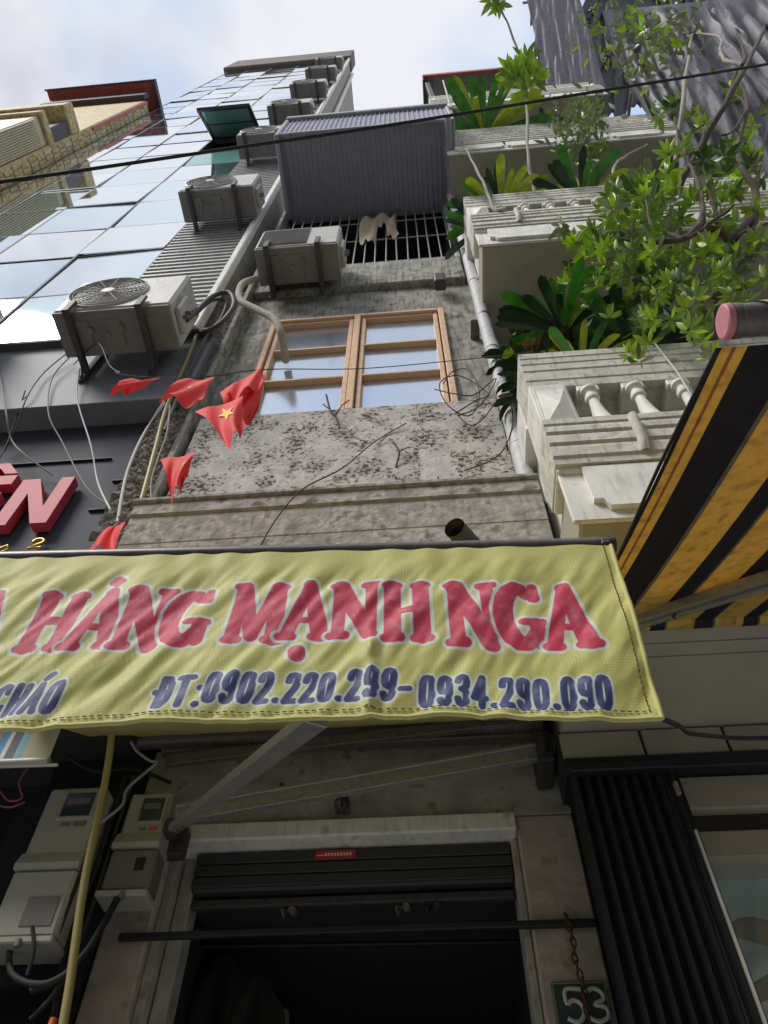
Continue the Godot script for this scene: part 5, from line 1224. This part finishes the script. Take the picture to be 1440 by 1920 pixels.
func plants() -> void:
	var gr := ["blade_green", "blade_green", "blade_dark", "blade_dark", "blade_lime"]
	rosette("large dark strap leaf plant with orange leaf tips above the lowest balcony", v3(0.80, 5.22, -1.55), 0.44, 52, ["blade_green", "blade_dark", "blade_green", "blade_dark", "blade_green", "blade_lime"], 0.7, 3)
	rosette("strap leaf plant with a bright orange leaf leaning over the lowest balcony rail", v3(0.80, 4.74, -1.56), 0.34, 26, ["blade_green", "blade_lime", "blade_lime", "blade_green"], 0.5, 3)
	rosette("withered brown strap leaf plant drooping behind the drain pipe", v3(0.66, 4.86, -1.76), 0.34, 36, ["blade_dark", "blade_dead", "blade_dark", "blade_dark"], 0.0)
	rosette("dark trailing leaf plant beside the drain pipe, above the withered one", v3(0.67, 5.4, -1.78), 0.34, 34, ["blade_dark", "blade_dead", "blade_dark", "blade_dark"], 0.0)
	rosette("dense dark strap leaf plant in the middle of the lowest balcony planter", v3(1.12, 5.0, -1.62), 0.5, 40, ["blade_dark", "blade_dark", "blade_green"], 0.3)
	rosette("lower dark strap leaf plant spilling past the corner of the lowest balcony rail", v3(0.63, 4.95, -1.68), 0.3, 40, ["blade_dark", "blade_dark", "blade_dead"], 0.0)
	rosette("strap leaf plant on the second balcony, nearest the drain pipe", v3(0.80, 7.80, -1.56), 0.55, 34, gr)
	rosette("strap leaf plant on the second balcony, right of the white stem", v3(1.45, 7.85, -1.56), 0.55, 36, ["blade_green", "blade_lime", "blade_dark", "blade_green"], 0.5, 1)
	rosette("dark leafy plant on the second balcony right beside the pipe", v3(0.60, 7.7, -1.66), 0.42, 26, ["blade_dark", "blade_dark", "blade_green"], 0.2)
	rosette("spiky strap leaf plant on the third balcony behind the black cable", v3(1.0, 11.1, -1.52), 0.95, 40, ["blade_green", "blade_green", "blade_dark", "blade_lime"], 0.6)
	rosette("low plant on the third balcony right of the spiky one", v3(1.75, 11.0, -1.56), 0.45, 22, gr, 0.2)
	rosette("low green plant on the top balcony behind the rail", v3(1.8, 14.35, -1.56), 0.5, 18, gr, 0.2)

var leaf_meshes := []
func leaf_mesh(len: float, w: float, bend: float) -> ArrayMesh:
	return mb().sheet(2, 5, func(u, v):
		var s: float = (u - 0.5) * 2.0
		var ww: float = w * sin(PI * pow(v, 0.8)) * 0.5 + 0.002
		return v3(s * ww, len * v * (1.0 - 0.15 * bend * v), len * bend * v * v * 0.5 + absf(s) * ww * 0.35)).mesh()

func leafy(t: Node3D, spots: Array, mats: Array, per: int, parts_most: int, spread: float, scale_of: Callable, tufted := true) -> void:
	if leaf_meshes.is_empty():
		for q in [[1.0, 0.26, 0.2], [1.0, 0.3, 0.5], [1.0, 0.24, 0.8], [1.0, 0.32, -0.2]]: leaf_meshes.append(leaf_mesh(q[0], q[1], q[2]))
	var rest := {}
	var made := 0
	for i in spots.size():
		var p: Vector3 = spots[i]
		var L: float = scale_of.call(p)
		var lead := v3(rng.randfn(0, 0.5), 0.7, rng.randfn(0.3, 0.5)).normalized()
		var side := lead.cross(Vector3.RIGHT).normalized()
		var mk: String = mats[rng.randi() % mats.size()]
		for k in per:
			var d: Vector3
			var o := p
			if tufted:
				var a := k * 2.4 + rng.randf() * 0.4
				d = (lead * rng.randf_range(0.1, 0.9) + (side * cos(a) + lead.cross(side) * sin(a))).normalized()
			else:
				o += v3(rng.randfn(0, spread), rng.randfn(0, spread), rng.randfn(0, spread))
				d = v3(rng.randfn(0, 1), rng.randfn(0.2, 0.8), rng.randfn(0, 1)).normalized()
			var sx := d.cross(v3(rng.randfn(0, 0.4), 1, rng.randfn(0, 0.4))).normalized()
			var b := Basis(sx, d, sx.cross(d)) * Basis.from_scale(Vector3.ONE * L * rng.randf_range(0.7, 1.15))
			var x := Transform3D(b, o + d * L * 0.08)
			var m2: String = mk if rng.randf() < 0.7 else mats[rng.randi() % mats.size()]
			if made < parts_most:
				place("leaf", leaf_meshes[rng.randi() % 4], M[m2], t, Transform3D(b, x.origin - t.position))
				made += 1
			else:
				if not rest.has(m2): rest[m2] = []
				rest[m2].append(x)
	for k in rest:
		var mm := MultiMesh.new()
		mm.transform_format = MultiMesh.TRANSFORM_3D
		mm.mesh = leaf_meshes[1]
		mm.instance_count = rest[k].size()
		for i in rest[k].size(): mm.set_instance_transform(i, Transform3D(rest[k][i].basis, rest[k][i].origin - t.position))
		var mi := MultiMeshInstance3D.new()
		mi.name = "foliage"
		mi.multimesh = mm
		mi.material_override = M[k]
		mi.set_meta("kind", "stuff")
		t.add_child(mi, true)

func limb(t: Node3D, pts: Array, r0: float, r1: float, m: Material) -> void:
	var c := curve(pts, 5)
	var rr := []
	for i in c.size():
		rr.append(lerpf(r0, r1, float(i) / (c.size() - 1)) * (1.0 + 0.12 * sin(i * 1.7)))
		c[i] += v3(sin(i * 2.1), cos(i * 1.3), sin(i * 0.9)) * r0 * 0.25
	build("branch", mb().tube(c, rr, 7), m, t)

func trees() -> void:
	var t := thing("balcony_tree", "bright green leafy small tree growing from the lowest balcony over the striped awning", "tree", v3(1.46, 4.66, -1.6))
	build("trunk", mb().tube(curve([v3(1.44, 4.6, -1.7), v3(1.46, 4.93, -1.55), v3(1.56, 5.23, -1.40), v3(1.77, 5.44, -1.30), v3(2.03, 6.03, -1.25), v3(2.18, 6.42, -1.20), v3(2.21, 6.71, -1.15), v3(2.39, 7.30, -1.10), v3(2.86, 8.38, -1.05), v3(3.3, 9.6, -1.05)], 5), [.032, .032, .031, .031, .03, .03, .03, .029, .029, .028, .028, .027, .027, .026, .026, .025, .025, .025, .024, .024, .024, .023, .023, .023, .022, .022, .022, .021, .021, .021, .02, .02, .02, .019, .019, .019, .018, .018, .018, .017, .017, .016, .016, .015, .015, .015], 9), M.bark, t)
	for q in [
		[[v3(2.03, 6.03, -1.25), v3(1.68, 5.50, -1.20), v3(1.61, 5.48, -1.15), v3(1.50, 5.45, -1.12), v3(1.33, 5.20, -1.10), v3(1.18, 5.18, -1.10), v3(1.04, 5.26, -1.10)], .022],
		[[v3(1.77, 5.44, -1.30), v3(1.74, 5.50, -1.30), v3(1.75, 5.53, -1.20), v3(1.95, 5.68, -1.20)], .014],
		[[v3(1.33, 5.20, -1.1), v3(1.40, 5.25, -1.10), v3(1.53, 5.32, -1.05), v3(1.61, 5.34, -1.00)], .012],
		[[v3(1.50, 5.45, -1.12), v3(1.64, 5.82, -1.10), v3(1.79, 6.38, -1.10), v3(1.92, 6.92, -1.10), v3(2.00, 7.40, -1.05), v3(2.14, 7.98, -1.00)], .016],
		[[v3(1.64, 5.58, -1.15), v3(1.72, 5.92, -1.10), v3(1.73, 6.09, -1.05)], .01],
		[[v3(2.18, 6.42, -1.20), v3(2.57, 7.30, -1.15), v3(2.80, 7.79, -1.10)], .014],
		[[v3(2.86, 8.38, -1.05), v3(2.31, 7.24, -1.00), v3(2.17, 7.09, -1.00)], .012],
		[[v3(1.56, 5.23, -1.40), v3(1.36, 5.00, -1.35), v3(1.18, 4.76, -1.30), v3(1.14, 4.98, -1.25), v3(1.06, 5.00, -1.20)], .014],
		[[v3(1.33, 5.2, -1.1), v3(1.3, 5.6, -1.12), v3(1.43, 6.2, -1.1), v3(1.44, 6.5, -1.15)], .011],
		[[v3(2.86, 8.38, -1.05), v3(3.2, 9.4, -1.1), v3(3.5, 10.4, -1.2)], .016],
		[[v3(2.0, 7.4, -1.05), v3(2.5, 8.3, -1.1), v3(2.9, 9.8, -1.2)], .012]]:
		limb(t, q[0], q[1], q[1] * 0.5, M.bark)
	var cl := [[2.01,7.60,-1.19],[1.94,7.37,-1.27],[1.11,6.07,-1.28],[1.49,6.02,-1.25],[1.34,5.35,-1.12],[1.40,4.84,-1.15],[1.06,5.06,-1.27],[1.12,4.82,-1.23],[1.09,4.53,-1.23],[1.22,4.62,-1.25],[1.54,4.85,-1.30],[3.51,10.43,-1.15],[3.59,10.38,-1.25],[3.60,11.05,-1.35],[2.49,9.21,-1.12],[2.96,10.39,-1.25],[2.96,9.88,-1.31],[2.48,8.25,-1.14],[2.62,9.89,-1.26],[1.44,6.54,-1.15],[1.43,6.21,-1.08],[1.79,7.01,-1.31],[1.74,6.51,-1.23],[1.67,6.04,-1.15],[1.21,6.02,-1.17],[1.41,6.40,-1.26],[1.58,6.61,-1.34],[1.08,5.79,-1.32],[1.08,5.11,-1.11],[1.19,5.12,-1.12],[1.48,5.73,-1.35]]
	cl.append_array([[1.24,4.78,-1.05],[1.64,5.62,-1.30],[1.28,4.95,-1.20],[1.23,5.05,-1.23],[1.16,5.15,-1.23],[2.30,7.09,-1.11],[2.50,7.43,-1.13],[3.04,8.65,-1.24],[2.57,7.22,-1.31],[3.23,8.87,-1.16],[4.80,12.79,-1.21],[1.37,4.87,-1.23],[1.04,5.24,-1.17],[1.97,6.78,-1.08],[2.19,7.07,-1.25],[1.94,6.21,-1.12],[1.61,6.74,-1.14],[1.73,5.25,-1.15],[1.56,4.76,-1.16],[1.70,5.48,-1.13],[1.20,4.61,-1.14],[1.26,4.98,-1.31],[1.05,4.62,-1.26],[1.04,4.20,-1.14]])
	var spots := []
	for c in cl: spots.append(v3(c[0], c[1], c[2]))
	for k in 260:      # more tufts round the same limbs
		var c: Array = cl[rng.randi() % cl.size()]
		if c[1] > 7.2: continue
		spots.append(v3(c[0] + rng.randfn(0, 0.1), c[1] + rng.randfn(0, 0.16), c[2] + rng.randfn(-0.08, 0.08)))
	leafy(t, spots, ["leaf_bright", "leaf_bright", "leaf_mid", "leaf_dark", "leaf_mid", "leaf_grey"], 11, 300, 0.0, func(p): return 0.074 + 0.017 * maxf(0.0, p.y - 4.5))
	# slimmer plants on the upper balconies
	var u := thing("upper_tree", "grey green small leaved tree with thin bare limbs in front of the tarpaulins", "tree", v3(2.0, 7.3, -1.5))
	for q in [[[v3(2.0, 7.4, -1.5), v3(2.4, 7.9, -1.1), v3(3.00, 8.90, -0.80), v3(5.01, 13.38, -0.75)], .03], [[v3(3.02, 9.04, -0.80), v3(3.31, 9.75, -0.78), v3(4.27, 12.57, -0.75)], .018], [[v3(3.02, 9.04, -0.80), v3(2.99, 9.36, -0.78), v3(3.16, 9.97, -0.76), v3(3.62, 11.28, -0.75), v3(3.63, 12.19, -0.75), v3(3.28, 11.87, -0.75)], .02], [[v3(2.01, 7.42, -1.2), v3(2.33, 8.40, -0.80), v3(3.68, 12.36, -0.75), v3(6.07, 19.26, -0.70)], .02], [[v3(3.28, 11.87, -.75), v3(3.0, 11.2, -.75), v3(2.7, 10.4, -.75)], .012]]:
		limb(u, q[0], q[1], q[1] * 0.6, M.bark_pale if q[1] == 0.02 else M.bark)
	var up := []
	for c in [[3.40,12.91],[3.96,15.11],[2.80,10.67],[2.49,10.32],[3.44,16.42],[4.40,19.70],[3.08,14.30],[4.54,13.63],[4.31,13.28],[5.62,15.17],[3.09,12.19],[3.76,13.67],[3.17,11.51],[2.44,9.69],[3.29,13.12],[2.78,11.62],[2.7,10.9],[2.9,11.3],[3.3,12.4],[3.0,11.9]]: up.append(v3(c[0], c[1], -0.75))
	leafy(u, up, ["leaf_grey", "leaf_mid", "leaf_grey", "leaf_bright"], 26, 300, 0.22, func(_p): return 0.16, false)
	var s := thing("slender_tree", "slender pale stem with a bright leaf tuft rising from the second balcony", "tree", v3(1.07, 7.74, -1.5))
	limb(s, [v3(1.07, 7.7, -1.5), v3(1.07, 7.98, -1.42), v3(1.08, 8.39, -1.25), v3(1.30, 9.99, -1.00), v3(1.31, 10.4, -0.78), v3(1.21, 10.9, -0.395), v3(1.1, 11.0, -0.21)], .018, .009, M.bark_pale)
	leafy(s, [v3(1.3, 10.25, -0.78), v3(1.18, 10.15, -0.84), v3(1.38, 10.05, -0.86), v3(1.3, 9.9, -0.95), v3(1.45, 10.3, -0.8), v3(1.15, 10.2, -0.78), v3(1.25, 10.1, -0.82), v3(1.2, 10.05, -0.85), v3(1.33, 10.2, -0.8), v3(1.28, 10.0, -0.92), v3(1.36, 10.5, -0.72), v3(1.22, 10.3, -0.78), v3(1.42, 10.15, -0.85), v3(1.12, 10.9, -0.23), v3(1.06, 10.95, -0.2), v3(1.16, 10.95, -0.22)], ["leaf_bright", "leaf_bright", "leaf_mid"], 12, 300, 0.0, func(_p): return 0.165)
	var b := thing("round_leaf_shrub", "small grey green round leaved shrub rising from the second balcony", "shrub", v3(1.62, 7.74, -1.55))
	limb(b, [v3(1.62, 7.7, -1.55), v3(1.62, 8.12, -1.45), v3(1.66, 8.74, -1.40), v3(1.94, 10.43, -1.35), v3(2.08, 11.14, -1.32)], .016, .007, M.bark)
	var sp := []
	for k in 22: sp.append(v3(1.75, 9.1, -1.4).lerp(v3(2.08, 11.2, -1.32), rng.randf()) + v3(rng.randfn(0, 0.09), 0, rng.randfn(0, 0.07)))
	leafy(b, sp, ["leaf_grey", "leaf_mid", "leaf_grey"], 22, 280, 0.1, func(_p): return 0.12, false)
	var w := thing("bare_stem", "crooked white bare stem leaning over the second balcony rail near the pipe", "branch", v3(0.66, 7.1, -1.4))
	limb(w, [v3(0.72, 7.1, -1.37), v3(0.65, 7.16, -1.36), v3(0.66, 8.05, -1.36), v3(0.65, 9.23, -1.36), v3(0.64, 9.98, -1.36)], .016, .008, M.bark_pale)
	var w2 := thing("bare_stem", "bare pale stem arching to the right over the second balcony", "branch", v3(1.64, 7.7, -1.45))
	limb(w2, [v3(1.62, 7.7, -1.5), v3(1.64, 7.76, -1.40), v3(1.84, 8.4, -1.38), v3(2.03, 8.71, -1.38), v3(2.27, 9.00, -1.36)], .018, .008, M.bark_pale)
